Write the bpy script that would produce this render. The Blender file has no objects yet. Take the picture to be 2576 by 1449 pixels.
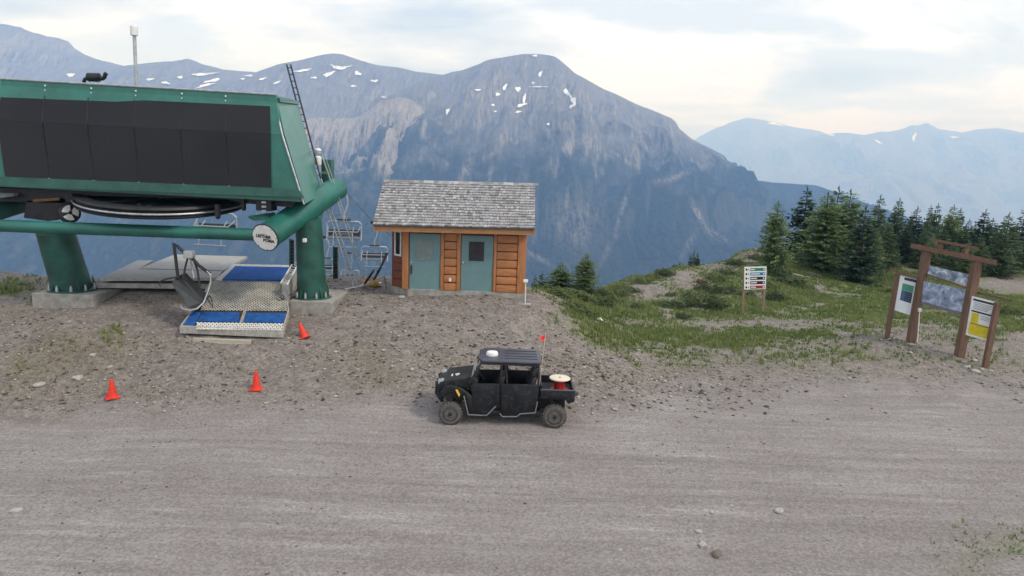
import bpy, bmesh, math, random
import numpy as np
from mathutils import Vector, Matrix

# ------------------------------------------------------------------ camera, sky, sun, exposure
scene = bpy.context.scene
COL = scene.collection
F, CX, CY = 1700.0, 1288.0, 724.5          # focal length and centre in units of a 2576 px wide frame
CAM = np.array([0.0, 0.0, 6.95])
PITCH, ROLL = math.radians(9.5), math.radians(2.1)
FW = np.array([0, math.cos(PITCH), -math.sin(PITCH)])
U0 = np.array([0, math.sin(PITCH), math.cos(PITCH)])
RT = math.cos(ROLL) * np.array([1.0, 0, 0]) + math.sin(ROLL) * U0
UP = -math.sin(ROLL) * np.array([1.0, 0, 0]) + math.cos(ROLL) * U0
cd = bpy.data.cameras.new('camera')
cam = bpy.data.objects.new('camera', cd)
COL.objects.link(cam)
cd.sensor_width = 36.0
cd.lens = 36.0 * F / 2576.0
cd.clip_start, cd.clip_end = 0.1, 90000
m = Matrix.Identity(4)
for i in range(3):
    m[i][0], m[i][1], m[i][2], m[i][3] = RT[i], UP[i], -FW[i], CAM[i]
cam.matrix_world = m
scene.camera = cam

SUN_EL, SUN_AZ = math.radians(46), math.radians(118)   # azimuth clockwise from +Y: to the right, a little behind the camera
world = bpy.data.worlds.new('World')
scene.world = world
world.use_nodes = True
wn, wl = world.node_tree.nodes, world.node_tree.links
wn.clear()
def N(tree, t, **kw):
    n = tree.nodes.new(t)
    for k, v in kw.items():
        if k == 'ins':
            for kk, vv in v.items(): n.inputs[kk].default_value = vv
        else: setattr(n, k, v)
    return n
wt = world.node_tree
sky = N(wt, 'ShaderNodeTexSky', sky_type='NISHITA', sun_disc=False, sun_elevation=SUN_EL, sun_rotation=SUN_AZ, altitude=2390, air_density=1.0, dust_density=2.5, ozone_density=1.0)
bg1 = N(wt, 'ShaderNodeBackground', ins={'Strength': 0.11})
wl.new(sky.outputs[0], bg1.inputs[0])
tc = N(wt, 'ShaderNodeTexCoord')
sep = N(wt, 'ShaderNodeSeparateXYZ'); wl.new(tc.outputs['Generated'], sep.inputs[0])
zz = N(wt, 'ShaderNodeMath', operation='MAXIMUM', ins={1: 0.0}); wl.new(sep.outputs[2], zz.inputs[0])
za = N(wt, 'ShaderNodeMath', operation='ADD', ins={1: 0.16}); wl.new(zz.outputs[0], za.inputs[0])
dx = N(wt, 'ShaderNodeMath', operation='DIVIDE'); wl.new(sep.outputs[0], dx.inputs[0]); wl.new(za.outputs[0], dx.inputs[1])
dy = N(wt, 'ShaderNodeMath', operation='DIVIDE'); wl.new(sep.outputs[1], dy.inputs[0]); wl.new(za.outputs[0], dy.inputs[1])
cmb = N(wt, 'ShaderNodeCombineXYZ'); wl.new(dx.outputs[0], cmb.inputs[0]); wl.new(dy.outputs[0], cmb.inputs[1])
mp = N(wt, 'ShaderNodeMapping'); wl.new(cmb.outputs[0], mp.inputs[0])
mp.inputs['Location'].default_value = (12.4, 4.4, 3.3); mp.inputs['Rotation'].default_value = (0, 0, 0.5); mp.inputs['Scale'].default_value = (1.0, 1.35, 1)
n1 = N(wt, 'ShaderNodeTexNoise', ins={'Scale': 1.25, 'Detail': 9.0, 'Roughness': 0.56, 'Distortion': 0.35}); wl.new(mp.outputs[0], n1.inputs['Vector'])
r1 = N(wt, 'ShaderNodeMapRange', interpolation_type='SMOOTHSTEP', ins={1: 0.38, 2: 0.55, 3: 0.58, 4: 1.0}); wl.new(n1.outputs[0], r1.inputs[0])
n2 = N(wt, 'ShaderNodeTexNoise', ins={'Scale': 0.8, 'Detail': 6.0, 'Roughness': 0.5}); wl.new(mp.outputs[0], n2.inputs['Vector'])
r2 = N(wt, 'ShaderNodeMapRange', ins={1: 0.40, 2: 0.54, 3: 0.0, 4: 1.0}); wl.new(n2.outputs[0], r2.inputs[0])
cmix = N(wt, 'ShaderNodeMix', data_type='RGBA'); wl.new(r2.outputs[0], cmix.inputs[0])
cmix.inputs[6].default_value = (0.52, 0.58, 0.67, 1); cmix.inputs[7].default_value = (0.82, 0.87, 0.96, 1)
bg2 = N(wt, 'ShaderNodeBackground', ins={'Strength': 1.0}); wl.new(cmix.outputs[2], bg2.inputs[0])
ms = N(wt, 'ShaderNodeMixShader'); wl.new(r1.outputs[0], ms.inputs[0]); wl.new(bg1.outputs[0], ms.inputs[1]); wl.new(bg2.outputs[0], ms.inputs[2])
wo = N(wt, 'ShaderNodeOutputWorld'); wl.new(ms.outputs[0], wo.inputs[0])

sd = bpy.data.lights.new('sun', 'SUN')
sd.energy, sd.angle, sd.color = 1.5, math.radians(10), (1.0, 0.95, 0.88)
sun = bpy.data.objects.new('sun', sd); COL.objects.link(sun)
sv = Vector((math.sin(SUN_AZ) * math.cos(SUN_EL), math.cos(SUN_AZ) * math.cos(SUN_EL), math.sin(SUN_EL)))
sun.rotation_euler = sv.to_track_quat('Z', 'Y').to_euler()
sun.location = (30, -30, 60)
scene.view_settings.view_transform = 'Standard'
scene.view_settings.look = 'None'
scene.view_settings.exposure = 0.62
scene.view_settings.gamma = 1.0
scene.view_settings.use_curve_mapping = False
scene.render.engine = 'CYCLES'
scene.cycles.use_denoising = True
scene.cycles.max_bounces = 10
scene.cycles.diffuse_bounces = 3
scene.cycles.volume_bounces = 8
scene.cycles.transparent_max_bounces = 8

# ------------------------------------------------------------------ helpers
rnd = random.Random(7)
rng = np.random.default_rng(11)
def ray(px, py): return FW + RT * ((px - CX) / F) - UP * ((py - CY) / F)
def Q(px, py, Y):
    d = ray(px, py); return CAM + d * ((Y - CAM[1]) / d[1])
def proj(P):
    v = np.asarray(P) - CAM
    dz = v @ FW
    dz = np.where(dz < 0.1, 0.1, dz)
    return CX + F * (v @ RT) / dz, CY - F * (v @ UP) / dz

def _h(ix, iy, seed):
    n = (ix.astype(np.int64) * 374761393 + iy.astype(np.int64) * 668265263 + seed * 1442695041) & 0x7fffffff
    n = ((n ^ (n >> 13)) * 1274126177) & 0x7fffffff
    n = ((n ^ (n >> 16)) * 60493) & 0x7fffffff
    return (n & 0xffff) / 65535.0
def vnoise(x, y, seed=0):
    x = np.asarray(x, float); y = np.asarray(y, float)
    ix, iy = np.floor(x), np.floor(y)
    fx, fy = x - ix, y - iy
    fx = fx * fx * fx * (fx * (fx * 6 - 15) + 10); fy = fy * fy * fy * (fy * (fy * 6 - 15) + 10)
    a, b = _h(ix, iy, seed), _h(ix + 1, iy, seed)
    c, d = _h(ix, iy + 1, seed), _h(ix + 1, iy + 1, seed)
    return (a + (b - a) * fx) * (1 - fy) + (c + (d - c) * fx) * fy - 0.5
def fbm(x, y, oct=5, seed=0, gain=0.5):
    s, a = 0, 1.0
    for i in range(oct):
        s = s + a * vnoise(np.asarray(x) * 2 ** i + i * 17.3, np.asarray(y) * 2 ** i + i * 9.1, seed + i)
        a *= gain
    return s
def ridged(x, y, oct=5, seed=0):
    s, a = 0, 1.0
    for i in range(oct):
        s = s + a * (1 - 2 * np.abs(2 * vnoise(np.asarray(x) * 2 ** i + i * 7.7, np.asarray(y) * 2 ** i + i * 3.1, seed + i)))
        a *= 0.5
    return s
def sstep(a, b, x):
    t = np.clip((np.asarray(x, float) - a) / (b - a), 0, 1); return t * t * (3 - 2 * t)
def inpoly(px, py, poly):
    px = np.asarray(px); py = np.asarray(py); c = np.zeros(px.shape, bool)
    n = len(poly)
    for i in range(n):
        x1, y1 = poly[i]; x2, y2 = poly[(i + 1) % n]
        k = ((y1 > py) != (y2 > py)) & (px < (x2 - x1) * (py - y1) / ((y2 - y1) + 1e-9) + x1)
        c ^= k
    return c

# -------- materials
def mat_base(name):
    m = bpy.data.materials.new(name); m.use_nodes = True
    t = m.node_tree
    return m, t, t.nodes['Principled BSDF']
def mat(name, col, rough=0.6, var=0.12, scale=6.0, metal=0.0, bump=0.0, bscale=60.0, coat=0.0, col2=None, stretch=None, spec=0.5):
    """painted or plain surface with a little wear: two-scale noise varies the colour, fine noise gives relief"""
    m, t, b = mat_base(name)
    L = t.links
    tcn = N(t, 'ShaderNodeTexCoord')
    src = tcn.outputs['Object']
    if stretch:
        mpn = N(t, 'ShaderNodeMapping'); mpn.inputs['Scale'].default_value = stretch
        L.new(src, mpn.inputs[0]); src = mpn.outputs[0]
    nz = N(t, 'ShaderNodeTexNoise', ins={'Scale': scale, 'Detail': 6.0, 'Roughness': 0.62}); L.new(src, nz.inputs['Vector'])
    mr = N(t, 'ShaderNodeMapRange', ins={1: 0.3, 2: 0.7, 3: 0.0, 4: 1.0}); L.new(nz.outputs[0], mr.inputs[0])
    mx = N(t, 'ShaderNodeMix', data_type='RGBA'); L.new(mr.outputs[0], mx.inputs[0])
    c = col; d = col2 or tuple(max(0, x * (1 - 2 * var)) for x in col)
    mx.inputs[6].default_value = (*d, 1); mx.inputs[7].default_value = (*(min(1, x * (1 + var * .6)) for x in c), 1)
    L.new(mx.outputs[2], b.inputs['Base Color'])
    rr = N(t, 'ShaderNodeMapRange', ins={1: 0.2, 2: 0.8, 3: max(0.02, rough - 0.1), 4: min(1, rough + 0.1)}); L.new(nz.outputs[0], rr.inputs[0])
    L.new(rr.outputs[0], b.inputs['Roughness'])
    b.inputs['Metallic'].default_value = metal
    b.inputs['Specular IOR Level'].default_value = spec
    if coat: b.inputs['Coat Weight'].default_value = coat
    if bump:
        nb = N(t, 'ShaderNodeTexNoise', ins={'Scale': bscale, 'Detail': 4.0}); L.new(src, nb.inputs['Vector'])
        bp = N(t, 'ShaderNodeBump', ins={'Strength': bump, 'Distance': 0.02}); L.new(nb.outputs[0], bp.inputs['Height']); L.new(bp.outputs[0], b.inputs['Normal'])
    return m

# -------- mesh building
class MB:
    def __init__(s): s.v, s.f = [], []
    def add(s, vs, fs):
        o = len(s.v); s.v += [tuple(float(c) for c in p) for p in vs]; s.f += [tuple(i + o for i in f) for f in fs]; return s
    def hexa(s, p):   # 4 bottom (ccw seen from above), 4 top
        return s.add(p, [(3, 2, 1, 0), (4, 5, 6, 7), (0, 1, 5, 4), (1, 2, 6, 5), (2, 3, 7, 6), (3, 0, 4, 7)])
    def box(s, x0, x1, y0, y1, z0, z1):
        return s.hexa([(x0, y0, z0), (x1, y0, z0), (x1, y1, z0), (x0, y1, z0), (x0, y0, z1), (x1, y0, z1), (x1, y1, z1), (x0, y1, z1)])
    def rbox(s, x0, x1, y0, y1, z0, z1, r=0.02):   # box with chamfered edges
        c = [(x0, x1, r), (y0, y1, r), (z0, z1, r)]
        bm = bmesh.new()
        bmesh.ops.create_cube(bm, size=1)
        for v in bm.verts: v.co = Vector(((x0 + x1) / 2 + v.co.x * (x1 - x0), (y0 + y1) / 2 + v.co.y * (y1 - y0), (z0 + z1) / 2 + v.co.z * (z1 - z0)))
        bmesh.ops.bevel(bm, geom=bm.edges[:], offset=min(r, .45 * min(x1 - x0, y1 - y0, z1 - z0)), segments=2, affect='EDGES', profile=0.6)
        bm.verts.index_update()
        s.add([v.co[:] for v in bm.verts], [[v.index for v in f.verts] for f in bm.faces]); bm.free(); return s
    def prism(s, poly, ext):   # polygon (list of 3d points) extruded by a vector
        n = len(poly); e = np.asarray(ext, float)
        P = [np.asarray(p, float) for p in poly]; nrm = np.zeros(3)
        for i in range(n): nrm += np.cross(P[i], P[(i + 1) % n])
        if nrm @ e > 0: P = P[::-1]
        vs = P + [p + e for p in P]
        fs = [tuple(range(n)), tuple(range(2 * n - 1, n - 1, -1))] + [((i + 1) % n, i, i + n, (i + 1) % n + n) for i in range(n)]
        return s.add(vs, fs)
    def tube(s, pts, r, n=8, cap=True):
        P = [Vector(p) for p in pts]; k = len(P)
        rr = r if isinstance(r, (list, tuple)) else [r] * k
        ref = None; rings = []
        for i in range(k):
            t = (P[min(i + 1, k - 1)] - P[max(i - 1, 0)]).normalized()
            if ref is None:
                ref = t.orthogonal().normalized()
            ref = (ref - t * ref.dot(t))
            if ref.length < 1e-5: ref = t.orthogonal()
            ref.normalize(); b = t.cross(ref)
            rings.append([P[i] + (ref * math.cos(2 * math.pi * j / n) + b * math.sin(2 * math.pi * j / n)) * rr[i] for j in range(n)])
        vs = [v[:] for R in rings for v in R]; fs = []
        for i in range(k - 1):
            for j in range(n):
                a, c = i * n + j, i * n + (j + 1) % n
                fs.append((a, c, c + n, a + n))
        if cap: fs += [tuple(range(n - 1, -1, -1)), tuple((k - 1) * n + j for j in range(n))]
        return s.add(vs, fs)
    def lathe(s, prof, o=(0, 0, 0), n=16, axis=(0, 0, 1)):   # prof: (radius, height)
        q = Vector((0, 0, 1)).rotation_difference(Vector(axis)); o = Vector(o); vs = []; fs = []
        for r, h in prof:
            for j in range(n):
                a = 2 * math.pi * j / n
                vs.append((o + q @ Vector((r * math.cos(a), r * math.sin(a), h)))[:])
        for i in range(len(prof) - 1):
            for j in range(n):
                a, c = i * n + j, i * n + (j + 1) % n
                fs.append((a, c, c + n, a + n))
        fs += [tuple(range(n - 1, -1, -1)), tuple((len(prof) - 1) * n + j for j in range(n))]
        return s.add(vs, fs)
ORG = {}
def link(name, mesh, parent=None, smooth=False):
    o = bpy.data.objects.new(name, mesh); COL.objects.link(o)
    if parent is not None: o.parent = parent
    return o
def mesh_of(name, mb, mt, smooth=False, off=(0, 0, 0)):
    me = bpy.data.meshes.new(name)
    off = tuple(off)
    me.from_pydata([(v[0] - off[0], v[1] - off[1], v[2] - off[2]) for v in mb.v], [], mb.f)
    if mt: me.materials.append(mt)
    if smooth:
        me.polygons.foreach_set('use_smooth', [True] * len(me.polygons))
        try: me.set_sharp_from_angle(angle=math.radians(38))
        except Exception: pass
    me.update(); return me
def part(name, mb, mt, parent, smooth=False, label=None):
    """mesh part; its vertices are given in the frame of the thing (world, less the thing's origin)"""
    off = ORG.get(parent.name, (0, 0, 0)) if parent else (0, 0, 0)
    o = link(name, mesh_of(name, mb, mt, smooth, off), parent)
    ORG[o.name] = off
    if label: o['label'] = label
    return o
def thing(name, label, cat, loc=(0, 0, 0), group=None, local=False, rotz=0.0):
    o = link(name, None); o.empty_display_size = 0.2
    o.location = tuple(float(c) for c in loc); o.rotation_euler = (0, 0, rotz)
    o['label'] = label; o['category'] = cat
    if group: o['group'] = group
    ORG[o.name] = (0, 0, 0) if local else tuple(float(c) for c in loc)
    return o
def tag(o, label, cat, group=None):
    o['label'] = label; o['category'] = cat
    if group: o['group'] = group
    return o
def structure(o): o['kind'] = 'structure'; return o
def stuff(o): o['kind'] = 'stuff'; return o
def np_mesh(name, V, Fa, mt, smooth=False):
    """fast mesh from arrays; Fa is (n,3) or (n,4)"""
    me = bpy.data.meshes.new(name)
    k = Fa.shape[1]
    me.vertices.add(len(V)); me.vertices.foreach_set('co', np.ascontiguousarray(V, np.float32).ravel())
    me.loops.add(Fa.size); me.loops.foreach_set('vertex_index', np.ascontiguousarray(Fa, np.int32).ravel())
    me.polygons.add(len(Fa)); me.polygons.foreach_set('loop_start', np.arange(0, Fa.size, k, dtype=np.int32))
    try: me.polygons.foreach_set('loop_total', np.full(len(Fa), k, np.int32))
    except Exception: pass
    if smooth: me.polygons.foreach_set('use_smooth', np.ones(len(Fa), bool))
    if mt: me.materials.append(mt)
    me.update(calc_edges=True); me.validate(); return me
def fattr(me, name, a):
    at = me.attributes.new(name, 'FLOAT', 'POINT'); at.data.foreach_set('value', np.ascontiguousarray(a, np.float32))
def grid_faces(nu, nv):   # vertices index = i*nv + j
    i, j = np.meshgrid(np.arange(nu - 1), np.arange(nv - 1), indexing='ij')
    a = (i * nv + j).ravel()
    return np.stack([a, a + nv, a + nv + 1, a + 1], 1)
def copy_tree(o, parent=None):
    c = o.copy(); COL.objects.link(c); c.parent = parent
    for ch in list(o.children): copy_tree(ch, c)
    return c
def text_mesh(body, size, mt, depth=0.004, shear=0.0, bold=0.0, align='CENTER'):
    cu = bpy.data.curves.new('lettering', 'FONT'); cu.body = body; cu.size = size; cu.extrude = depth
    cu.align_x = align; cu.align_y = 'CENTER'; cu.shear = shear; cu.offset = bold; cu.resolution_u = 3
    ob = bpy.data.objects.new('lettering', cu); COL.objects.link(ob)
    dg = bpy.context.evaluated_depsgraph_get()
    me = bpy.data.meshes.new_from_object(ob.evaluated_get(dg))
    bpy.data.objects.remove(ob); me.materials.clear(); me.materials.append(mt); return me
# ------------------------------------------------------------------ terrain
def crestY(x, y):
    a = np.asarray(x) / np.maximum(np.asarray(y), 1.0)
    A = [-1.2, -0.56, -0.50, -0.40, -0.25, -0.10, 0.03, 0.09, 0.15, 0.24, 0.36, 0.42, 0.6, 1.2]
    Y = [28, 27.5, 28.5, 30.0, 29.5, 30.5, 31.5, 38, 45, 51, 60, 78, 82, 80]
    return np.interp(a, A, Y)
CP = []
for x in (-24, -16, -8, 0, 8, 16, 26):
    for y, z in ((-6, -.9), (2, -.65), (8, -.45), (12, -.3), (15, -.15)): CP.append((x, y, z))
for x in (-4.5, -2, 0, 2, 4, 7, 10): CP.append((x, 17.2, -.03)); CP.append((x, 18.6, 0.03 if x > -3 else .1))
for x in (14, 20, 28): CP.append((x, 18, .02)); CP.append((x, 22, .1))
def cpx(px, py, Y): CP.append(tuple(Q(px, py, Y)))
for a in ((282, 1000, 19.3), (645, 978, 19.7), (100, 1000, 19.2), (460, 990, 19.5), (765, 852, 22.5), (590, 862, 22.1), (480, 850, 22.1), (700, 862, 22.2),
          (350, 860, 22), (150, 860, 21.6), (0, 860, 21.5), (790, 797, 24.3), (900, 760, 25.4), (160, 770, 24.4), (350, 745, 25.2), (30, 755, 24.8),
          (330, 712, 26.8), (80, 722, 26.8), (640, 712, 27.5), (900, 722, 27.5), (960, 735, 27.0),
          (1000, 745, 25.7), (1150, 748, 25.6), (1310, 750, 25.7), (1100, 742, 27.5), (1320, 735, 28.5),
          (1150, 800, 24.3), (1150, 870, 22.5), (1150, 950, 20.7), (1300, 880, 22.6), (1300, 960, 20.7), (950, 880, 22.1), (950, 960, 20.2), (900, 820, 23.6),
          (1400, 765, 27.2), (1380, 850, 23.9), (1450, 930, 21.5), (1500, 850, 25.4), (1550, 900, 23.8), (1640, 905, 24.8), (1640, 985, 21.3),
          (1360, 728, 31.5), (1450, 745, 35), (1500, 790, 31.5), (1600, 830, 29.5), (1500, 735, 42), (1600, 765, 39), (1700, 805, 33.8),
          (1652, 694, 50), (1700, 677, 52), (1600, 712, 46), (1745, 671, 54), (1800, 658, 56), (1850, 645, 58), (1893, 623, 59), (1800, 720, 44.5), (1800, 770, 38), (1873, 792, 36), (1930, 790, 36.2),
          (2000, 690, 52), (2110, 695, 57), (2050, 740, 45), (2250, 720, 50), (2400, 690, 56), (2576, 690, 58), (2200, 790, 36.5), (1900, 860, 28), (2100, 850, 29),
          (2232, 848, 28.2), (2287, 862, 27.8), (2412, 897, 26.6), (2478, 925, 25.6), (2576, 840, 30), (2300, 780, 38), (2576, 950, 24.8)):
    cpx(*a)
for x in (-30, -22): CP += [(x, 20, .2), (x, 24.5, 1.9), (x, 27, 2.0)]
for x, y in ((34, 40), (46, 60), (50, 40), (36, 70), (50, 76), (26, 74)): CP.append((x, y, .3))
CP = np.array(CP)
def _tps(r2): return np.where(r2 > 1e-12, 0.5 * r2 * np.log(np.maximum(r2, 1e-12)), 0)
_n = len(CP)
_d = ((CP[:, None, :2] - CP[None, :, :2]) ** 2).sum(-1)
_A = np.zeros((_n + 3, _n + 3)); _A[:_n, :_n] = _tps(_d) + np.eye(_n) * 1.2
_A[:_n, _n] = 1; _A[:_n, _n + 1:] = CP[:, :2]; _A[_n, :_n] = 1; _A[_n + 1:, :_n] = CP[:, :2].T
_W = np.linalg.solve(_A, np.concatenate([CP[:, 2], [0, 0, 0]]))
def rbf(x, y):
    x = np.asarray(x, float); y = np.asarray(y, float); sh = x.shape
    x = np.clip(x.ravel(), -28, 50); y = np.clip(y.ravel(), -6, 78); out = np.empty(len(x))
    for i in range(0, len(x), 20000):
        xs, ys = x[i:i + 20000], y[i:i + 20000]
        r2 = (xs[:, None] - CP[None, :, 0]) ** 2 + (ys[:, None] - CP[None, :, 1]) ** 2
        out[i:i + 20000] = _tps(r2) @ _W[:_n] + _W[_n] + _W[_n + 1] * xs + _W[_n + 2] * ys
    return out.reshape(sh)
def height(x, y, detail=True):
    x = np.asarray(x, float); y = np.asarray(y, float)
    yc = crestY(x, y)
    s = np.maximum(y - yc, 0)
    z = rbf(x, np.minimum(y, yc + 1.0)) - 0.55 * s * s / (s + 5.0)
    if detail:
        off = sstep(18.5, 21, y)
        z = z + fbm(x * .9, y * .9, 4, 3) * .14 * off + fbm(x * .35, y * 2.2, 4, 5) * .045 * (1 - off)
        z = z + fbm(x * .12, y * .12, 3, 8) * .5 * sstep(38, 48, y) + fbm(x * .5, y * .5, 3, 9) * .25 * sstep(30, 40, y)
        z = z + np.maximum(np.abs(x) - 60, 0) * -.1
    return np.maximum(z, -540.0)
def hz(x, y): return float(height(np.array([x]), np.array([y]))[0])
def hit(px, py, y0=5.0, y1=120.0):
    d = ray(px, py); t = np.linspace(y0 / d[1], y1 / d[1], 4000)
    P = CAM + t[:, None] * d
    h = height(P[:, 0], P[:, 1]); k = np.argmax(P[:, 2] < h)
    return P[k] if P[k, 2] < h[k] else P[-1]

# ground mesh: fine near, coarse far
def axis_grid(parts):
    out = []
    for a, b, st in parts: out.append(np.arange(a, b, st))
    return np.concatenate(out)
gx = axis_grid([(-900, -200, 70), (-200, -60, 14), (-60, -24, 1.5), (-24, 30, .2), (30, 60, .7), (60, 200, 10), (200, 901, 70)])
gy = axis_grid([(-120, -10, 10), (-10, 6, 1.0), (6, 31, .15), (31, 64, .35), (64, 100, 1.2), (100, 300, 10), (300, 1001, 50)])
GX, GY = np.meshgrid(gx, gy, indexing='ij')
GZ = height(GX, GY)
GV = np.stack([GX.ravel(), GY.ravel(), GZ.ravel()], 1)
gpx, gpy = proj(GV)
vis = GV[:, 1] > 3
bl = np.interp(gpx, [-200, 0, 282, 645, 1000, 1450, 1700, 2000, 2400, 2700], [1070, 1060, 1020, 1000, 1003, 1015, 985, 955, 945, 960])
wob = fbm(GV[:, 0] * .6, GV[:, 1] * .6, 4, 21)
a_road = np.where(vis, sstep(-45, 55, gpy - bl + wob * 80), 1.0)
POLY_GRASS = [(1335, 700), (1345, 725), (1410, 765), (1490, 845), (1560, 885), (1640, 905), (1900, 890), (2180, 868), (2330, 850), (2480, 865), (2700, 850), (2700, 500), (1900, 560), (1600, 640), (1420, 690)]
wob2 = fbm(GV[:, 0] * 1.7 + 5, GV[:, 1] * 1.7, 4, 33)
g1 = sum(inpoly(gpx + wob * 70 + wob2 * 45 + ox, gpy + wob2 * 38 + oy, POLY_GRASS).astype(float) for ox, oy in ((0, 0), (22, -12), (-22, 12), (10, 22), (-10, -22))) / 5
g1 *= sstep(-.32, .22, wob + .3 + wob2 * .4)
dirt = np.zeros(len(gpx))
for cx, cy, sx, sy, am in ((1640, 735, 85, 26, 1.0), (1720, 700, 55, 22, .95), (1560, 765, 60, 12, .5), (1790, 672, 70, 14, .7), (1950, 812, 420, 13, .72), (2250, 850, 130, 40, .8), (2420, 900, 150, 45, .8), (2330, 830, 120, 30, .6),
                             (2540, 715, 90, 22, 1.0), (2576, 850, 70, 14, .9), (1900, 640, 60, 16, .6), (2050, 870, 160, 14, .4)):
    dirt = np.maximum(dirt, am * np.exp(-((gpx - cx) / sx) ** 2 - ((gpy - cy) / sy) ** 2))
g1 = g1 * (1 - np.clip(dirt * 1.25 + wob * dirt, 0, 1))
g2 = np.maximum.reduce([np.exp(-((gpx - 20) / 95) ** 2 - ((gpy - 735) / 26) ** 2) * 1.1, .8 * np.exp(-((gpx - 285) / 26) ** 2 - ((gpy - 820) / 38) ** 2),
                        .8 * np.exp(-((gpx - 2560) / 170) ** 2 - ((gpy - 1425) / 70) ** 2), .35 * np.exp(-((gpx - 2250) / 300) ** 2 - ((gpy - 905) / 22) ** 2)])
a_grass = np.clip(np.maximum(g1, g2 * sstep(-.25, .2, wob + .1)), 0, 1) * vis
a_grass = np.maximum(a_grass, ((GV[:, 1] > crestY(GV[:, 0], GV[:, 1]) + 2)) * .8)
a_olive = np.zeros(len(gpx))
for cx, cy, sx, sy, am in ((1000, 925, 230, 55, .7), (60, 890, 260, 95, .95), (330, 985, 300, 30, .35), (650, 960, 200, 40, .35), (1500, 940, 200, 60, .3), (2300, 925, 400, 28, .55), (1480, 900, 150, 18, .5), (1750, 925, 300, 25, .5)):
    a_olive = np.maximum(a_olive, am * np.exp(-((gpx - cx) / sx) ** 2 - ((gpy - cy) / sy) ** 2))
a_olive *= sstep(-.4, .25, wob)

def ground_material():
    m, t, b = mat_base('gravel_ground'); L = t.links
    pos = N(t, 'ShaderNodeNewGeometry').outputs['Position']
    def noise(sc, det=6, rough=.6, stretch=None):
        src = pos
        if stretch:
            mm = N(t, 'ShaderNodeMapping'); mm.inputs['Scale'].default_value = stretch; L.new(pos, mm.inputs[0]); src = mm.outputs[0]
        n = N(t, 'ShaderNodeTexNoise', ins={'Scale': sc, 'Detail': det, 'Roughness': rough}); L.new(src, n.inputs['Vector']); return n.outputs[0]
    def rng_(s, a, b_, c, d):
        r = N(t, 'ShaderNodeMapRange', ins={1: a, 2: b_, 3: c, 4: d}); L.new(s, r.inputs[0]); return r.outputs[0]
    def mix(f, A, B):
        x = N(t, 'ShaderNodeMix', data_type='RGBA')
        if hasattr(f, 'default_value') or not isinstance(f, float): L.new(f, x.inputs[0])
        for s, v in ((6, A), (7, B)):
            if isinstance(v, tuple): x.inputs[s].default_value = (*v, 1)
            else: L.new(v, x.inputs[s])
        return x.outputs[2]
    def attr(nm): return N(t, 'ShaderNodeAttribute', attribute_name=nm).outputs['Fac']
    big = noise(.35, 5); med = noise(2.2, 6, .65); fine = noise(14, 5, .7); spk = noise(38, 3, .6)
    streak = noise(1.0, 6, .62, (.22, 2.6, 1)); streak2 = noise(1.0, 5, .6, (.5, 7.0, 1))
    bank = mix(rng_(med, .3, .7, 0, 1), (.19, .165, .15), (.32, .285, .265))
    road = mix(rng_(streak, .3, .7, 0, 1), (.275, .25, .243), (.40, .37, .362))
    road = mix(rng_(streak2, .54, .70, 0, .8), road, (.47, .44, .432))
    road = mix(rng_(big, .36, .62, 0, .6), road, (.265, .235, .232))
    trk = noise(1.0, 4, .55, (.06, 1.5, 1))
    road = mix(rng_(trk, .52, .66, 0, .5), road, (.225, .198, .195))
    col = mix(attr('road'), bank, road)
    ol = N(t, 'ShaderNodeMath', operation='MULTIPLY'); L.new(attr('olive'), ol.inputs[0]); L.new(rng_(med, .35, .6, .25, 1), ol.inputs[1])
    col = mix(ol.outputs[0], col, (.17, .155, .095))
    gr = mix(rng_(med, .32, .68, 0, 1), (.095, .145, .045), (.20, .225, .09))
    gr = mix(rng_(big, .45, .65, 0, .6), gr, (.20, .185, .105))
    gf = N(t, 'ShaderNodeMath', operation='MULTIPLY'); L.new(attr('grass'), gf.inputs[0]); L.new(rng_(fine, .28, .5, .35, 1), gf.inputs[1])
    col = mix(gf.outputs[0], col, gr)
    col = mix(rng_(fine, .35, .7, .35, 0), col, (.11, .095, .085))
    col = mix(rng_(spk, .66, .74, 0, .55), col, (.55, .52, .49))
    def vor(sc):
        v = N(t, 'ShaderNodeTexVoronoi', ins={'Scale': sc, 'Randomness': 1.0}); L.new(pos, v.inputs['Vector']); s_ = N(t, 'ShaderNodeSeparateColor'); L.new(v.outputs['Color'], s_.inputs[0]); return s_.outputs[0], v.outputs['Distance']
    va, da = vor(24.0); vb, db = vor(10.0)
    def mul(a_, k0, k1, fac):
        f = rng_(a_, 0, 1, k0, k1); q = N(t, 'ShaderNodeMix', data_type='RGBA', blend_type='MULTIPLY', ins={0: fac}); L.new(col, q.inputs[6]); L.new(f, q.inputs[7]); return q.outputs[2]
    col = mul(va, .80, 1.2, 1.0)
    bk = N(t, 'ShaderNodeMath', operation='SUBTRACT', ins={0: 1.0}); L.new(attr('road'), bk.inputs[1])
    col2 = mul(vb, .70, 1.25, 1.0); col = mix(rng_(bk.outputs[0], 0, 1, .08, .75), col, col2)
    L.new(col, b.inputs['Base Color']); b.inputs['Roughness'].default_value = .95; b.inputs['Specular IOR Level'].default_value = .15
    hs = N(t, 'ShaderNodeMath', operation='ADD'); L.new(fine, hs.inputs[0]); L.new(spk, hs.inputs[1])
    h2 = N(t, 'ShaderNodeMath', operation='MULTIPLY_ADD', ins={1: 1.6}); L.new(streak2, h2.inputs[0]); L.new(hs.outputs[0], h2.inputs[2])
    bp = N(t, 'ShaderNodeBump', ins={'Strength': .75, 'Distance': .05}); L.new(h2.outputs[0], bp.inputs['Height']); L.new(bp.outputs[0], b.inputs['Normal'])
    return m
M_ground = ground_material()
gme = np_mesh('ground', GV, grid_faces(len(gx), len(gy)), M_ground, smooth=True)
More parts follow.
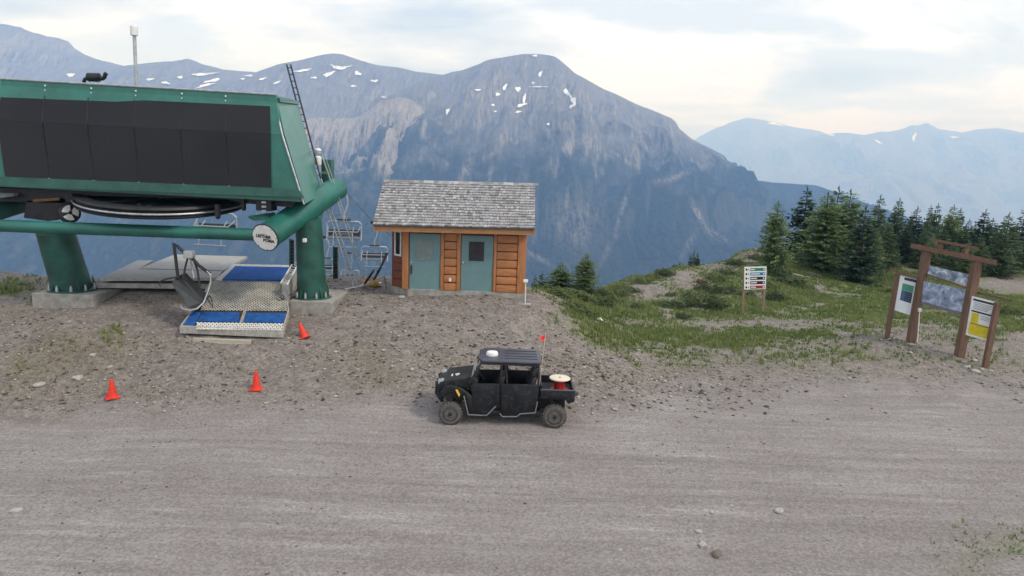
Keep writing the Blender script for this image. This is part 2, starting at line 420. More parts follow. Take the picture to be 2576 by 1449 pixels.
for nm, a in (('road', a_road), ('grass', a_grass), ('olive', a_olive)): fattr(gme, nm, a)
structure(link('ground', gme))

# ------------------------------------------------------------------ mountains
def mountain_material(name, tree_z, soft=140, forest=(.030, .043, .034), scree=(.275, .265, .265), cliff=(.40, .37, .335), dark=(.16, .15, .145), streak=1.0):
    m, t, b = mat_base(name); L = t.links
    g = N(t, 'ShaderNodeNewGeometry'); pos = g.outputs['Position']
    sp = N(t, 'ShaderNodeSeparateXYZ'); L.new(pos, sp.inputs[0])
    sn = N(t, 'ShaderNodeSeparateXYZ'); L.new(g.outputs['Normal'], sn.inputs[0])
    def noise(scale, det=7, rough=.6, st=None):
        mm = N(t, 'ShaderNodeMapping'); mm.inputs['Scale'].default_value = st or (scale, scale, scale); L.new(pos, mm.inputs[0])
        n = N(t, 'ShaderNodeTexNoise', ins={'Scale': 1.0, 'Detail': det, 'Roughness': rough}); L.new(mm.outputs[0], n.inputs['Vector']); return n.outputs[0]
    def rg(s, a, b_, c, d):
        r = N(t, 'ShaderNodeMapRange', ins={1: a, 2: b_, 3: c, 4: d}); L.new(s, r.inputs[0]); return r.outputs[0]
    def mth(op, a, c, d=None):
        x = N(t, 'ShaderNodeMath', operation=op)
        for i, v in enumerate((a, c, d)):
            if v is None: continue
            if isinstance(v, (int, float)): x.inputs[i].default_value = v
            else: L.new(v, x.inputs[i])
        return x.outputs[0]
    def mix(f, A, B):
        x = N(t, 'ShaderNodeMix', data_type='RGBA'); L.new(f, x.inputs[0])
        for s, v in ((6, A), (7, B)):
            if isinstance(v, tuple): x.inputs[s].default_value = (*v, 1)
            else: L.new(v, x.inputs[s])
        return x.outputs[2]
    rock = N(t, 'ShaderNodeAttribute', attribute_name='rock').outputs['Fac']
    n1, n2, n3 = noise(.0032), noise(.013, 8, .72), noise(.05, 6, .75)
    st = noise(0, 8, .68, (.02, .0025, .004)); st2 = noise(0, 7, .7, (.07, .007, .011))
    zt = mth('ADD', sp.outputs[2], mth('MULTIPLY', mth('SUBTRACT', n1, .5), 700.0))
    zt = mth('ADD', zt, mth('MULTIPLY', mth('SUBTRACT', st, .5), 420.0 * streak))
    above = rg(zt, tree_z - soft, tree_z + soft, 0, 1)
    fo = mix(rg(n3, .3, .7, 0, 1), tuple(c * .6 for c in forest), tuple(c * 1.5 for c in forest))
    fo = mix(rg(st, .6, .72, 0, .5 * streak), fo, (.13, .125, .085))
    sc = mix(rg(st2, .3, .7, 0, 1), tuple(c * .72 for c in scree), tuple(c * 1.12 for c in scree))
    sc = mix(rg(n2, .55, .75, 0, .6), sc, dark)
    col = mix(above, fo, sc)
    steep = mth('MULTIPLY', rg(sn.outputs[2], .52, .70, 1, 0), rg(above, .0, .5, .15, 1))
    cl = mix(rg(st2, .40, .58, 0, 1), dark, cliff)
    col = mix(steep, col, cl)
    rk = mth('MULTIPLY', rock, rg(mth('ADD', mth('MULTIPLY', st2, .6), mth('MULTIPLY', n3, .4)), .42, .58, 0, 1))
    col = mix(rk, col, tuple(c * .95 for c in cliff))
    L.new(col, b.inputs['Base Color']); b.inputs['Roughness'].default_value = 1.0; b.inputs['Specular IOR Level'].default_value = .05
    hh = mth('ADD', mth('MULTIPLY', n2, 22.0), mth('ADD', mth('MULTIPLY', n3, 9.0), mth('MULTIPLY', st2, 12.0)))
    bp = N(t, 'ShaderNodeBump', ins={'Strength': 1.0, 'Distance': 1.6}); L.new(hh, bp.inputs['Height']); L.new(bp.outputs[0], b.inputs['Normal'])
    return m
BVH = {}
from mathutils.bvhtree import BVHTree
def make_range(name, sky_pts, W, zf, mt, seed, amp=90, prof=1.0, nu=330, nt=130, jag=1.5, rocks=(), back=900, cliffs=None, spur_w=420.0, tooth=0.0):
    """heightfield of one mountain: crest given as (px, py, Y) points, face falling towards -Y to the valley"""
    s = np.array(sky_pts, float); u = np.linspace(s[0, 0], s[-1, 0], nu)
    py = np.interp(u, s[:, 0], s[:, 1]); Yr = np.interp(u, s[:, 0], s[:, 2])
    py = py + fbm(u * .02, u * 0 + seed, 5, seed) * jag * 3
    if tooth: py = py - tooth * np.abs(vnoise(u * .22, u * 0 + 3, seed))
    RP = np.array([Q(a, b_, c) for a, b_, c in zip(u, py, Yr)])
    tb = np.linspace(-1, 0, 22)[:-1]; tf = np.linspace(0, 1, nt)
    T = np.concatenate([tb, tf]); nT = len(T)
    X = np.repeat(RP[:, 0][:, None], nT, 1); Yg = np.repeat(RP[:, 1][:, None], nT, 1); Zr = np.repeat(RP[:, 2][:, None], nT, 1)
    Tt = np.repeat(T[None], nu, 0); tp = np.clip(Tt, 0, 1)
    Yg = Yg - tp * W + np.clip(-Tt, 0, 1) * back
    g = tp ** prof
    Zv = Zr + (zf - Zr) * g - np.clip(-Tt, 0, 1) * back * .6
    env = np.minimum(tp * 5, 1) * (1 - tp * .75)
    wx = fbm(X / 900, Yg / 900, 3, seed + 30) * 1.2
    sp = ridged(X / spur_w + wx, Yg / (spur_w * 3.2), 5, seed + 50)
    Zv = Zv + amp * env * (sp - .9) + amp * .5 * env * fbm(X / 150, Yg / 170, 5, seed + 70)
    Zv = Zv + amp * .12 * np.minimum(tp * 30, 1) * fbm(X / 45, Yg / 60, 4, seed + 90)
    Zv = Zv + amp * .34 * np.minimum(tp * 12, 1) * (ridged(X / (spur_w * .3) + wx * 1.5, Yg / (spur_w * 1.1), 4, seed + 110) - .9)
    if cliffs is not None: Zv = cliffs(X, Yg, Zv, tp, u)
    V = np.stack([X.ravel(), Yg.ravel(), Zv.ravel()], 1)
    me = np_mesh(name, V, grid_faces(nu, nT), mt, smooth=True)
    vx, vy = proj(V); rk = np.zeros(len(V))
    for cx, cy, sx, sy, rot, am in rocks:
        c, s_ = math.cos(rot), math.sin(rot); ddx, ddy = vx - cx, vy - cy
        p, q = c * ddx + s_ * ddy, -s_ * ddx + c * ddy
        rk = np.maximum(rk, am * np.exp(-(p / sx) ** 2 - (q / sy) ** 2))
    fattr(me, 'rock', rk * (T[None] >= 0).repeat(nu, 0).ravel())
    o = structure(link(name, me))
    BVH[name] = BVHTree.FromPolygons([tuple(v) for v in V.tolist()], [tuple(f) for f in grid_faces(nu, nT).tolist()])
    return o
def steps(freq, k):
    def f(X, Y, Z, t, u):
        band = np.floor(Z / freq) * freq + freq * sstep(.25, .75, Z / freq - np.floor(Z / freq))
        return Z + (band - Z) * k * np.minimum(t * 6, 1)
    return f
M_far = mountain_material('hazy_rock', -3000, streak=.3)
M_left = mountain_material('lilac_scree', -150, soft=200, scree=(.27, .26, .268), streak=.5)
M_main = mountain_material('forested_mountain', 205, soft=150)
M_but = mountain_material('pale_buttress', 120, soft=120, cliff=(.50, .46, .41), scree=(.36, .325, .285), dark=(.11, .105, .105))
def sk(pts, Y): return [(a, b_, Y) for a, b_ in pts]
make_range('mountain_far_right_back', sk([(1560, 420), (1700, 385), (1760, 345), (1800, 322), (1850, 306), (1880, 296), (1935, 305), (1990, 318), (2060, 330), (2110, 345), (2300, 360), (2800, 365)], 15200), 5000, -540, M_far, 3, amp=220, jag=1.2, nu=200, nt=60, back=3000, spur_w=1500)
make_range('mountain_far_right', sk([(1700, 470), (1850, 425), (1950, 385), (2020, 352), (2075, 338), (2110, 333), (2180, 341), (2240, 331), (2290, 318), (2330, 311), (2362, 329), (2420, 334), (2470, 324), (2510, 321), (2576, 330), (2680, 318), (2900, 330)], 13400), 5200, -540, M_far, 5, amp=260, jag=2.0, nu=260, nt=70, back=3000, spur_w=1300)
make_range('mountain_left_cliffs', sk([(-500, 10), (-100, 42), (0, 59), (50, 65), (85, 84), (120, 92), (150, 97), (172, 104), (185, 122), (215, 140), (260, 152), (330, 172), (400, 192), (560, 235), (760, 270)], 5600), 2600, -500, M_left, 7, amp=110, jag=1.2, nu=300, nt=130, cliffs=steps(170, .8), rocks=[(60, 108, 130, 14, .05, 1.2), (150, 115, 50, 12, .1, 1.2), (30, 95, 60, 6, 0, .8)])
make_range('mountain_left_ridge', sk([(-500, 200), (100, 180), (290, 168), (345, 160), (440, 153), (472, 146), (482, 150), (510, 162), (560, 174), (600, 180), (650, 184), (700, 195), (850, 235), (1000, 260)], 5200), 2500, -500, M_left, 9, amp=110, jag=1.2, nu=240, nt=110)
make_range('mountain_dome', sk([(480, 250), (560, 215), (640, 184), (700, 162), (760, 150), (815, 137), (838, 134), (860, 136), (900, 150), (950, 163), (1000, 170), (1050, 181), (1110, 188), (1180, 215), (1300, 260), (1450, 330)], 4850), 2300, -480, M_left, 13, amp=80, jag=.6, nu=320, nt=150)
main_sky = [(940, 262), (1000, 232), (1060, 203), (1110, 188), (1160, 178), (1195, 165), (1228, 151), (1280, 143), (1310, 138), (1345, 135), (1372, 138), (1395, 143), (1420, 162), (1450, 187), (1520, 224), (1600, 262), (1660, 285), (1690, 299), (1700, 308), (1708, 324), (1740, 350), (1790, 375), (1822, 393), (1842, 420), (1858, 440), (1875, 451), (1950, 459), (2050, 467), (2150, 500), (2250, 545), (2500, 600), (2900, 660)]
make_range('mountain_main', sk(main_sky, 4200), 2350, -530, M_main, 17, amp=105, jag=.9, nu=540, nt=220, tooth=1.6,
           rocks=[(1450, 560, 70, 62, 0, .62), (1425, 520, 6, 45, .1, .9), (1465, 585, 7, 50, -.1, .9), (1300, 625, 30, 30, .6, .45), (1350, 645, 40, 6, .5, .8), (1285, 500, 7, 45, -.5, 1.0), (1262, 480, 5, 40, .3, .9), (1225, 465, 6, 55, .3, .9), (1170, 430, 14, 50, .5, .8), (1560, 545, 6, 70, .3, 1.0), (1535, 620, 6, 50, .5, .8), (1700, 445, 40, 8, -.45, .9), (1660, 455, 22, 7, -.2, .8), (1757, 540, 7, 45, -.45, 1.0), (1800, 590, 40, 7, .55, 1.0), (1735, 610, 6, 40, .5, .7), (1480, 365, 70, 10, .5, .9), (1570, 400, 40, 6, .55, .8), (1620, 360, 50, 6, .5, .8), (1350, 240, 160, 30, .1, .7), (1400, 420, 6, 50, .1, .7), (1500, 440, 5, 45, -.2, .7)])
make_range('mountain_buttress', sk([(-500, 600), (0, 520), (400, 410), (640, 340), (740, 312), (775, 301), (800, 297), (850, 300), (890, 295), (925, 278), (950, 262), (975, 252), (1000, 246), (1030, 248), (1055, 262), (1072, 285), (1100, 318), (1150, 338), (1210, 330), (1260, 355), (1340, 430), (1450, 520), (1600, 640)], 3650), 1950, -530, M_but, 23, amp=75, jag=1.3, nu=640, nt=240, spur_w=230,
           rocks=[(1000, 320, 80, 75, 0, 1.6), (850, 335, 120, 50, 0, 1.4), (900, 400, 110, 14, -.25, 1.0), (860, 435, 70, 12, -.3, .8), (1170, 420, 30, 60, .4, .8)],
           cliffs=lambda X, Y, Z, t, u: Z - 110 * sstep(.07, .12, t) * (1 - sstep(.12, .55, t) * .9) * np.repeat(sstep(600, 720, u)[:, None] * (1 - sstep(1075, 1130, u)[:, None]), t.shape[1], 1) * (1 + 1.8 * fbm(X / 55, Y / 500, 4, 5)) + 26 * (ridged(X / 34 + fbm(X / 90, Y / 90, 2, 6), Y / 420, 3, 8) - .8) * sstep(.02, .07, t) * (1 - sstep(.28, .5, t)) * np.repeat(sstep(640, 740, u)[:, None] * (1 - sstep(1070, 1110, u)[:, None]), t.shape[1], 1))
vv = MB(); vv.add([(-21000, -3000, -541), (21000, -3000, -541), (21000, 18000, -541), (-21000, 18000, -541)], [(0, 1, 2, 3)])
structure(part('valley', vv, mat('valley_forest', (.035, .05, .036), .95, .3, .004), None))

# snow patches lying in the gullies
M_snow = mat('old_snow', (.86, .87, .89), .7, .04, .02)
ridges = ['mountain_buttress', 'mountain_main', 'mountain_dome', 'mountain_left_ridge', 'mountain_left_cliffs', 'mountain_far_right', 'mountain_far_right_back']
def cast(px, py):
    d = Vector(ray(px, py)).normalized(); best = None
    for r in ridges:
        h = BVH[r].ray_cast(Vector(CAM), d, 40000)
        if h[0] is not None and (best is None or h[3] < best[0]): best = (h[3], h[0] - d * (h[3] * .0022) + Vector((0, 0, 2)), r)
    return best
def snow(cx, cy, w, h, ang=0.0, bend=0.0):
    n, k = 18, 3; ca, sa = math.cos(math.radians(ang)), math.sin(math.radians(ang)); V = []; rr = random.Random(int(cx * 7 + cy))
    ph = [rr.uniform(0, 6) for _ in range(3)]; host = None
    for i in range(k + 1):
        for j in range(n):
            a = 2 * math.pi * j / n; q = i / k
            f = q * (1 + (.22 * math.sin(3 * a + ph[0]) + .15 * math.sin(5 * a + ph[1]) + .12 * math.sin(8 * a + ph[2])))
            x, y = w / 2 * math.cos(a) * f, h / 2 * math.sin(a) * f
            y += bend * ((x / (w / 2)) ** 2 - .3) * h
            c = cast(cx + ca * x - sa * y, cy + sa * x + ca * y)
            if c is None and host is None: return
            if c is None or (host and c[2] != host and abs(c[0] - V[0][0]) > 500): c = c0
            if host is None: host = c[2]
            c0 = c; V.append((c[0], c[1]))
    mb = MB(); mb.v = [v[1][:] for v in V]
    for i in range(k):
        for j in range(n): mb.f.append((i * n + j, (i + 1) * n + j, (i + 1) * n + (j + 1) % n, i * n + (j + 1) % n))
    part('snow_patch', mb, M_snow, bpy.data.objects[host], smooth=True)
for a in ((855, 170, 48, 8, 4, -.6), (827, 187, 28, 9, -20), (900, 185, 17, 8, 20), (942, 204, 19, 6), (889, 217, 15, 4), (760, 178, 46, 5, -9), (790, 196, 16, 4), (1270, 220, 7, 18, 28), (1252, 238, 11, 8), (1303, 225, 13, 11), (1319, 250, 7, 26, 8),
          (1312, 265, 26, 7, -18), (1304, 282, 15, 5, -10), (1202, 227, 16, 4), (1359, 187, 7, 15, 20), (1346, 141, 12, 4), (1126, 281, 8, 16, 25), (1240, 265, 8, 5), (1356, 219, 46, 3), (1379, 313, 7, 6), (1341, 209, 8, 5), (1246, 281, 8, 4),
          (1427, 235, 27, 10, 47), (1443, 255, 22, 12, 72), (1438, 268, 16, 7, -35),
          (177, 189, 20, 8), (377, 200, 20, 5, -5), (417, 209, 22, 5, 10), (513, 187, 66, 6, -3), (535, 203, 42, 6, -12), (517, 215, 42, 6, -14), (453, 195, 13, 6), (536, 167, 26, 12), (627, 191, 20, 4), (660, 199, 19, 4, -15), (697, 208, 20, 4, -22), (610, 199, 12, 4), (965, 245, 16, 4, 12),
          (2088, 338, 30, 6, 15), (2300, 345, 7, 24, 20), (2210, 357, 22, 5, 30), (2400, 345, 20, 4), (1950, 312, 40, 5, 10)):
    snow(*a)

# haze: one closed box of even air round everything
hb = MB(); hb.box(-21500, 21500, -3200, 18400, -542.5, 1560)
ho = link('haze', mesh_of('haze', hb, None)); stuff(ho)
hm = bpy.data.materials.new('haze_air'); hm.use_nodes = True; ht = hm.node_tree; ht.nodes.clear()
pv = N(ht, 'ShaderNodeVolumePrincipled', ins={'Density': 1.65e-4, 'Anisotropy': 0.0})
pv.inputs['Absorption Color'].default_value = (1, 1, 1, 1)
pv.inputs['Color'].default_value = (.29, .52, 1.0, 1)
hout = N(ht, 'ShaderNodeOutputMaterial'); ht.links.new(pv.outputs[0], hout.inputs['Volume'])
ho.data.materials.append(hm)
ho['label'] = 'thin blue summer haze between the hilltop and the far mountains'; ho['category'] = 'haze'
# ------------------------------------------------------------------ shared materials
M_green = mat('green_paint', (.02, .15, .12), .42, .22, 1.1, coat=.12, bump=.04)
M_greendk = mat('green_paint_dark', (.02, .10, .078), .5, .25, 2.0, bump=.05)  # second, darker green for columns, lip, left tube and small parts
M_glass_dk = mat('smoked_panel', (.008, .007, .010), .13, .3, .8, spec=.32)
M_black = mat('black_plastic', (.014, .014, .016), .5, .25, 5, bump=.05)
M_dark = mat('dark_steel', (.03, .03, .034), .5, .3, 4, metal=.3)
M_galv = mat('galvanised_steel', (.46, .48, .50), .42, .2, 7, metal=.55, bump=.05)
M_white = mat('white_paint', (.78, .78, .76), .45, .07, 6)
M_conc = mat('concrete', (.34, .325, .30), .9, .22, 3.5, bump=.3, bscale=40)
M_deck = mat('weathered_deck', (.36, .355, .345), .75, .2, 1.6, bump=.2, bscale=20, stretch=(1, 6, 1))
M_blue = mat('blue_mat', (.012, .105, .40), .8, .2, 3.0, bump=.3, bscale=50, spec=.12)
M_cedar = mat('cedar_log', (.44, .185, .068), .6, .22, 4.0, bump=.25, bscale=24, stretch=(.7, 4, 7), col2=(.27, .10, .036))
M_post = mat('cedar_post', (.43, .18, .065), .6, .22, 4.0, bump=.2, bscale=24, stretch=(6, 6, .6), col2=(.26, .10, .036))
M_redbrown = mat('red_brown_wood', (.20, .062, .034), .65, .2, 3.0, bump=.15, stretch=(1, 1, 5))  # darker red-brown for inner shell, left planks and cut corner
M_door = mat('teal_door', (.13, .235, .25), .5, .08, 2.2)
M_letter = mat('black_ink', (.01, .01, .01), .5, .1)

# ------------------------------------------------------------------ hut
def build_hut():
    YF = 26.0
    zb = Q(1170, 733, YF)[2]; zt = Q(1150, 578, YF)[2]
    X = lambda px, py=660: Q(px, py, YF)[0]
    Zf = lambda py, px=1150: Q(px, py, YF)[2]
    xl, xr = X(1028), X(1322)
    T = thing('operator_hut', 'small cedar hut with grey shake roof and two teal doors', 'hut', ((xl + xr) / 2, YF, zb))
    yb = YF + 3.0; ch = .78
    # inner shell (behind planks), pentagon with a cut corner
    w = MB(); zi = zb + .02
    w.prism([(xl + .02, YF + .09, zi), (xr - .06, YF + .09, zi), (xr - .06, yb, zi), (xl - ch + .07, yb, zi), (xl - ch + .07, YF + ch + .05, zi)], (0, 0, zt - zi + .02))
    part('wall', w, M_redbrown, T)
    # foundation
    f = MB(); f.prism([(xl - .02, YF - .06, zb - .55), (xr + .02, YF - .06, zb - .55), (xr + .02, yb + .05, zb - .55), (xl - ch - .04, yb + .05, zb - .55), (xl - ch - .04, YF + ch - .02, zb - .55)], (0, 0, .55))
    part('foundation', f, M_conc, T)
    # posts and jambs
    for a, b_, pr in ((1012, 1028, .05), (1108, 1117, .035), (1149, 1158.5, .035), (1241, 1249, .035), (1302, 1322, .05)):
        p = MB(); p.rbox(X(a), X(b_), YF - pr, YF + .14, zb + .003, zt, .02); part('post', p, M_post, T, True)
    # rear and side wall planks on the parts one can walk round to
    hp = (zt - zb) / 7.4
    def plank(x0, x1, k, y0=YF, dy=.10):
        z0 = zb + .004 + k * hp; z1 = min(z0 + hp - .022, zt - .01)
        if z1 - z0 < .05: return
        b = MB(); b.rbox(x0, x1, y0 - .02 + rnd.uniform(-.006, .006), y0 + dy, z0, z1, .055); part('plank', b, M_cedar, T, True)
    for k in range(8):
        plank(X(1117.2), X(1148.8), k); plank(X(1249.2), X(1301.8), k)
        b = MB(); z0 = zb + .004 + k * hp; z1 = min(z0 + hp - .022, zt - .01)
        if z1 - z0 > .05:
            b.rbox(xr - .07, xr + .02, YF + .15, yb, z0, z1, .03); part('plank', b, M_cedar, T, True)
            b = MB(); b.rbox(xl - ch - .02, xl - ch + .06, YF + ch + .06, yb, z0, z1, .03); part('plank', b, M_redbrown, T, True)
            # cut corner boards
            n = np.array([-.7071, -.7071, 0]); a0 = np.array([xl - .03, YF + .03, 0]); a1 = np.array([xl - ch + .02, YF + ch - .0, 0])
            b = MB(); b.prism([a0 + (0, 0, z0), a1 + (0, 0, z0), a1 + (0, 0, z1), a0 + (0, 0, z1)], n * .035); part('plank', b, M_redbrown, T)
    # small window on the cut corner
    a0 = np.array([xl - .03, YF + .03, 0]); a1 = np.array([xl - ch + .02, YF + ch, 0]); n = np.array([-.7071, -.7071, 0])
    def on(u, z): return a0 + (a1 - a0) * u + np.array([0, 0, z])
    z0, z1 = Zf(647, 1000), Zf(582, 1000)
    wn_ = MB()
    for (ua, ub, za_, zb_) in ((.36, .43, z0, z1), (.73, .80, z0, z1), (.43, .73, z0, z0 + .07), (.43, .73, z1 - .07, z1)):
        wn_.prism([on(ua, za_) + n * .04, on(ub, za_) + n * .04, on(ub, zb_) + n * .04, on(ua, zb_) + n * .04], n * .035)
    wo_ = part('window', wn_, M_white, T)
    g = MB(); g.prism([on(.43, z0 + .07) + n * .036, on(.73, z0 + .07) + n * .036, on(.73, z1 - .07) + n * .036, on(.43, z1 - .07) + n * .036], n * .012)
    part('pane', g, M_glass_dk, wo_)
    # doors
    M_frost = mat('frosted_pane', (.17, .215, .205), .25, .06, 3); M_pane = mat('dark_pane', (.028, .028, .034), .12, .3, 2)
    for i, (a, b_, tp, bt, wa, wb, wt_, wb_) in enumerate(((1030, 1107, 588, 727.5, 1049, 1088, 605, 652.5), (1160, 1240, 593, 730.5, 1179.5, 1218, 608, 657))):
        d = MB(); d.box(X(a), X(b_), YF + .01, YF + .07, zb + .03, Zf(tp, (a + b_) / 2))
        D = part('door', d, M_door, T, label=('teal door with frosted window', 'teal door with dark window')[i])
        fr = MB(); x0, x1, q0, q1 = X(wa, 630), X(wb, 630), Zf(wb_, (wa + wb) / 2), Zf(wt_, (wa + wb) / 2)
        fr.box(x0 - .03, x1 + .03, YF - .008, YF + .009, q0 - .03, q0); fr.box(x0 - .03, x1 + .03, YF - .008, YF + .009, q1, q1 + .03)
        fr.box(x0 - .03, x0, YF - .008, YF + .009, q0, q1); fr.box(x1, x1 + .03, YF - .008, YF + .009, q0, q1)
        part('window_frame', fr, M_door, D)
        p = MB(); p.box(x0, x1, YF - .002, YF + .0085, q0, q1); part('pane', p, (M_frost, M_pane)[i], D)
        h = MB(); hx, hzz = X(a + 5), Zf(660, a); h.lathe([(.035, 0), (.035, .012), (.015, .015), (.015, .05), (.034, .055), (.034, .085), (.01, .095)], (hx, YF + .01, hzz), 12, (0, -1, 0)); part('handle', h, M_galv, D, True)
        if i == 0: h = MB(); h.box(hx - .03, hx + .03, YF - .03, YF + .009, hzz - .45, hzz - .12); part('lock_box', h, M_dark, D)
        s = MB(); s.box(X(a), X(b_), YF - .035, YF + .009, zb + .003, zb + .03); part('sill', s, M_galv, D)
    # header beam
    hbm = MB(); hbm.rbox(X(1027), X(1304), YF - .03, YF + .09, Zf(590), zt + .03, .02); 
    o = MB(); o.rbox(X(1133) - .04, X(1133) + .05, YF - .07, YF - .021, Zf(708), Zf(700), .01); part('outlet_box', o, M_white, T)
    # roof
    YE, YR = 25.42, 27.5
    E0, E1, R0, R1 = Q(950, 566, YE), Q(1351, 576, YE), Q(957, 455, YR), Q(1339, 465, YR)
    R0[0] = (E0[0] + R0[0]) / 2; E0[0] = R0[0]; R1[0] = (E1[0] + R1[0]) / 2; E1[0] = R1[0]
    ze, zr = (E0[2] + E1[2]) / 2, (R0[2] + R1[2]) / 2
    E0[2] += .0; BK0 = E0 + np.array([0, 2 * (YR - YE), 0]); BK1 = E1 + np.array([0, 2 * (YR - YE), 0])
    rf = MB(); dz = np.array([0, 0, -.07])
    for (a, b_, c, d_) in ((E0, E1, R1, R0), (BK1, BK0, R0, R1)):
        rf.prism([a, b_, c, d_], dz)
    roof = part('roof', rf, mat('roof_boards', (.16, .12, .09), .9, .2), T)
    # gable infill and fascia
    for xs in (xl - ch + .02, xr - .08):
        gb = MB(); zz0 = zt + .02; gb.prism([(xs, YF + .1, zz0), (xs, yb, zz0), (xs, YR + .25, zr - .35), (xs, YR - .25, zr - .35)], (.05, 0, 0))
        part('gable', gb, M_cedar, T)
    fa = MB(); fa.prism([E0 + (.06, .03, -.075), E1 + (-.03, .03, -.075), E1 + (-.03, .03, -.24), E0 + (.06, .03, -.24)], (0, .05, 0))
    part('fascia', fa, mat('fascia_board', (.40, .19, .075), .6, .18, 4, stretch=(1, 4, 8)), T)
    so = MB(); so.prism([E0 + (.1, .09, -.2), E1 + (-.1, .09, -.2), (E1[0] - .1, YF + .08, zt + .025), (E0[0] + .1, YF + .08, zt + .025)], (0, 0, .02)); part('soffit', so, M_cedar, T)
    for s, (a, r) in enumerate(((E0, R0), (E1, R1))):
        ra = MB(); ra.prism([a + (0, 0, -.075), r + (0, 0, -.075), r + (0, 0, -.25), a + (0, 0, -.25)], ((.05, 0, 0) if s == 0 else (-.05, 0, 0))); part('barge_board', ra, M_cedar, T)
    # cedar shakes
    greys = [(.42, .415, .43), (.34, .335, .35), (.25, .245, .255), (.50, .495, .51), (.37, .36, .365)]
    mats = [mat('weathered_shake', g_, .9, .25, 9, bump=.5, bscale=30, stretch=(8, 1, 1)) for g_ in greys]
    protos = []
    for mt_ in mats:
        b = MB(); b.hexa([(-.5, 0, 0), (.5, 0, 0), (.48, 1, -.35), (-.49, 1, -.35), (-.495, 0, 1), (.49, .02, .95), (.48, 1, -.1), (-.49, 1, -.1)])
        protos.append(mesh_of('shingle', b, mt_))
    org = np.array(ORG[T.name]); rows = 17
    ax = E1 - E0; La = np.linalg.norm(ax); ax /= La
    up = R0 - E0; Lu = np.linalg.norm(up); up /= Lu; nn = np.cross(ax, up); nn /= np.linalg.norm(nn)
    pitch = Lu / rows; rest = MB(); rest_m = []; cnt = 0
    for r in range(rows):
        x = -.02
        while x < La:
            wd = rnd.uniform(.075, .17); wd = min(wd, La - x + .02)
            k = rnd.choices(range(5), (4, 4, 2, 2, 3))[0]
            jy = rnd.uniform(-.012, .012); th = rnd.uniform(.045, .07)
            o3 = E0 + ax * (x + wd / 2) + up * (r * pitch - .035 + jy) + nn * .03
            Ls = pitch * 1.75 if r < rows - 1 else pitch
            if cnt < 300 and r < 8:
                ob = link('shingle', protos[k], roof)
                M4 = Matrix.Identity(4)
                for i in range(3): M4[i][0], M4[i][1], M4[i][2], M4[i][3] = ax[i] * (wd - .008), up[i] * Ls, nn[i] * th, o3[i] - org[i]
                ob.matrix_local = M4; cnt += 1
            else:
                P = [o3 + ax * vx * (wd - .008) + up * vy * Ls + nn * vz * th for vx, vy, vz in [v.co[:] for v in protos[k].vertices]]
                n0 = len(rest.f); rest.hexa(P); rest_m += [k] * (len(rest.f) - n0)
            x += wd
    for r in range(rows):   # back slope
        x = 0
        upb = R0 - BK0; upb = upb / np.linalg.norm(upb); nb = np.cross(-ax, upb)
        while x < La:
            wd = rnd.uniform(.12, .25); wd = min(wd, La - x + .01); k = rnd.randrange(5)
            o3 = BK0 + ax * (x + wd / 2) + upb * (r * pitch - .03) + nb * .03
            P = [o3 - ax * vx * (wd - .008) + upb * vy * pitch * 1.5 + nb * vz * .025 for vx, vy, vz in [v.co[:] for v in protos[k].vertices]]
            n0 = len(rest.f); rest.hexa(P); rest_m += [k] * (len(rest.f) - n0); x += wd
    x = 0
    while x < La:      # ridge caps
        wd = .2; k = rnd.randrange(5)
        for sgn in (-1, 1):
            o3 = R0 + ax * (x + wd / 2) + np.array([0, 0, .05]); dv = (-up if sgn < 0 else -upb) * .15
            n0 = len(rest.f); q = ax * wd * .48; rest.hexa([o3 - q, o3 + q, o3 + q + dv, o3 - q + dv, o3 - q + nn * .02, o3 + q + nn * .02, o3 + q + dv + nn * .02, o3 - q + dv + nn * .02]); rest_m += [k] * (len(rest.f) - n0)
        x += wd
    so_ = part('shingle', rest, None, roof); stuff(so_)
    for mt_ in mats: so_.data.materials.append(mt_)
    so_.data.polygons.foreach_set('material_index', rest_m); so_.data.update()
build_hut()

# white marker stake and conduit by the hut's corner
b0 = Q(1321, 764, 25.5); b0[2] = hz(b0[0], b0[1]); st = MB(); st.tube([b0 - (0, 0, .1), Q(1323, 705, 25.5)], .018, 8); 
S = thing('marker_stake', 'thin white stake with a small white cap at the corner of the hut', 'stake', b0)
part('stake', st, M_white, S, True); c = Q(1323, 707, 25.5); cp = MB(); cp.rbox(c[0] - .1, c[0] + .08, c[1] - .06, c[1] + .06, c[2] - .05, c[2] + .06, .02); part('cap', cp, M_white, S)
bb = MB(); bb.rbox(b0[0] - .28, b0[0] + .22, b0[1] - .1, b0[1] + .1, b0[2] - .05, b0[2] + .035, .02); part('base', bb, M_galv, S)

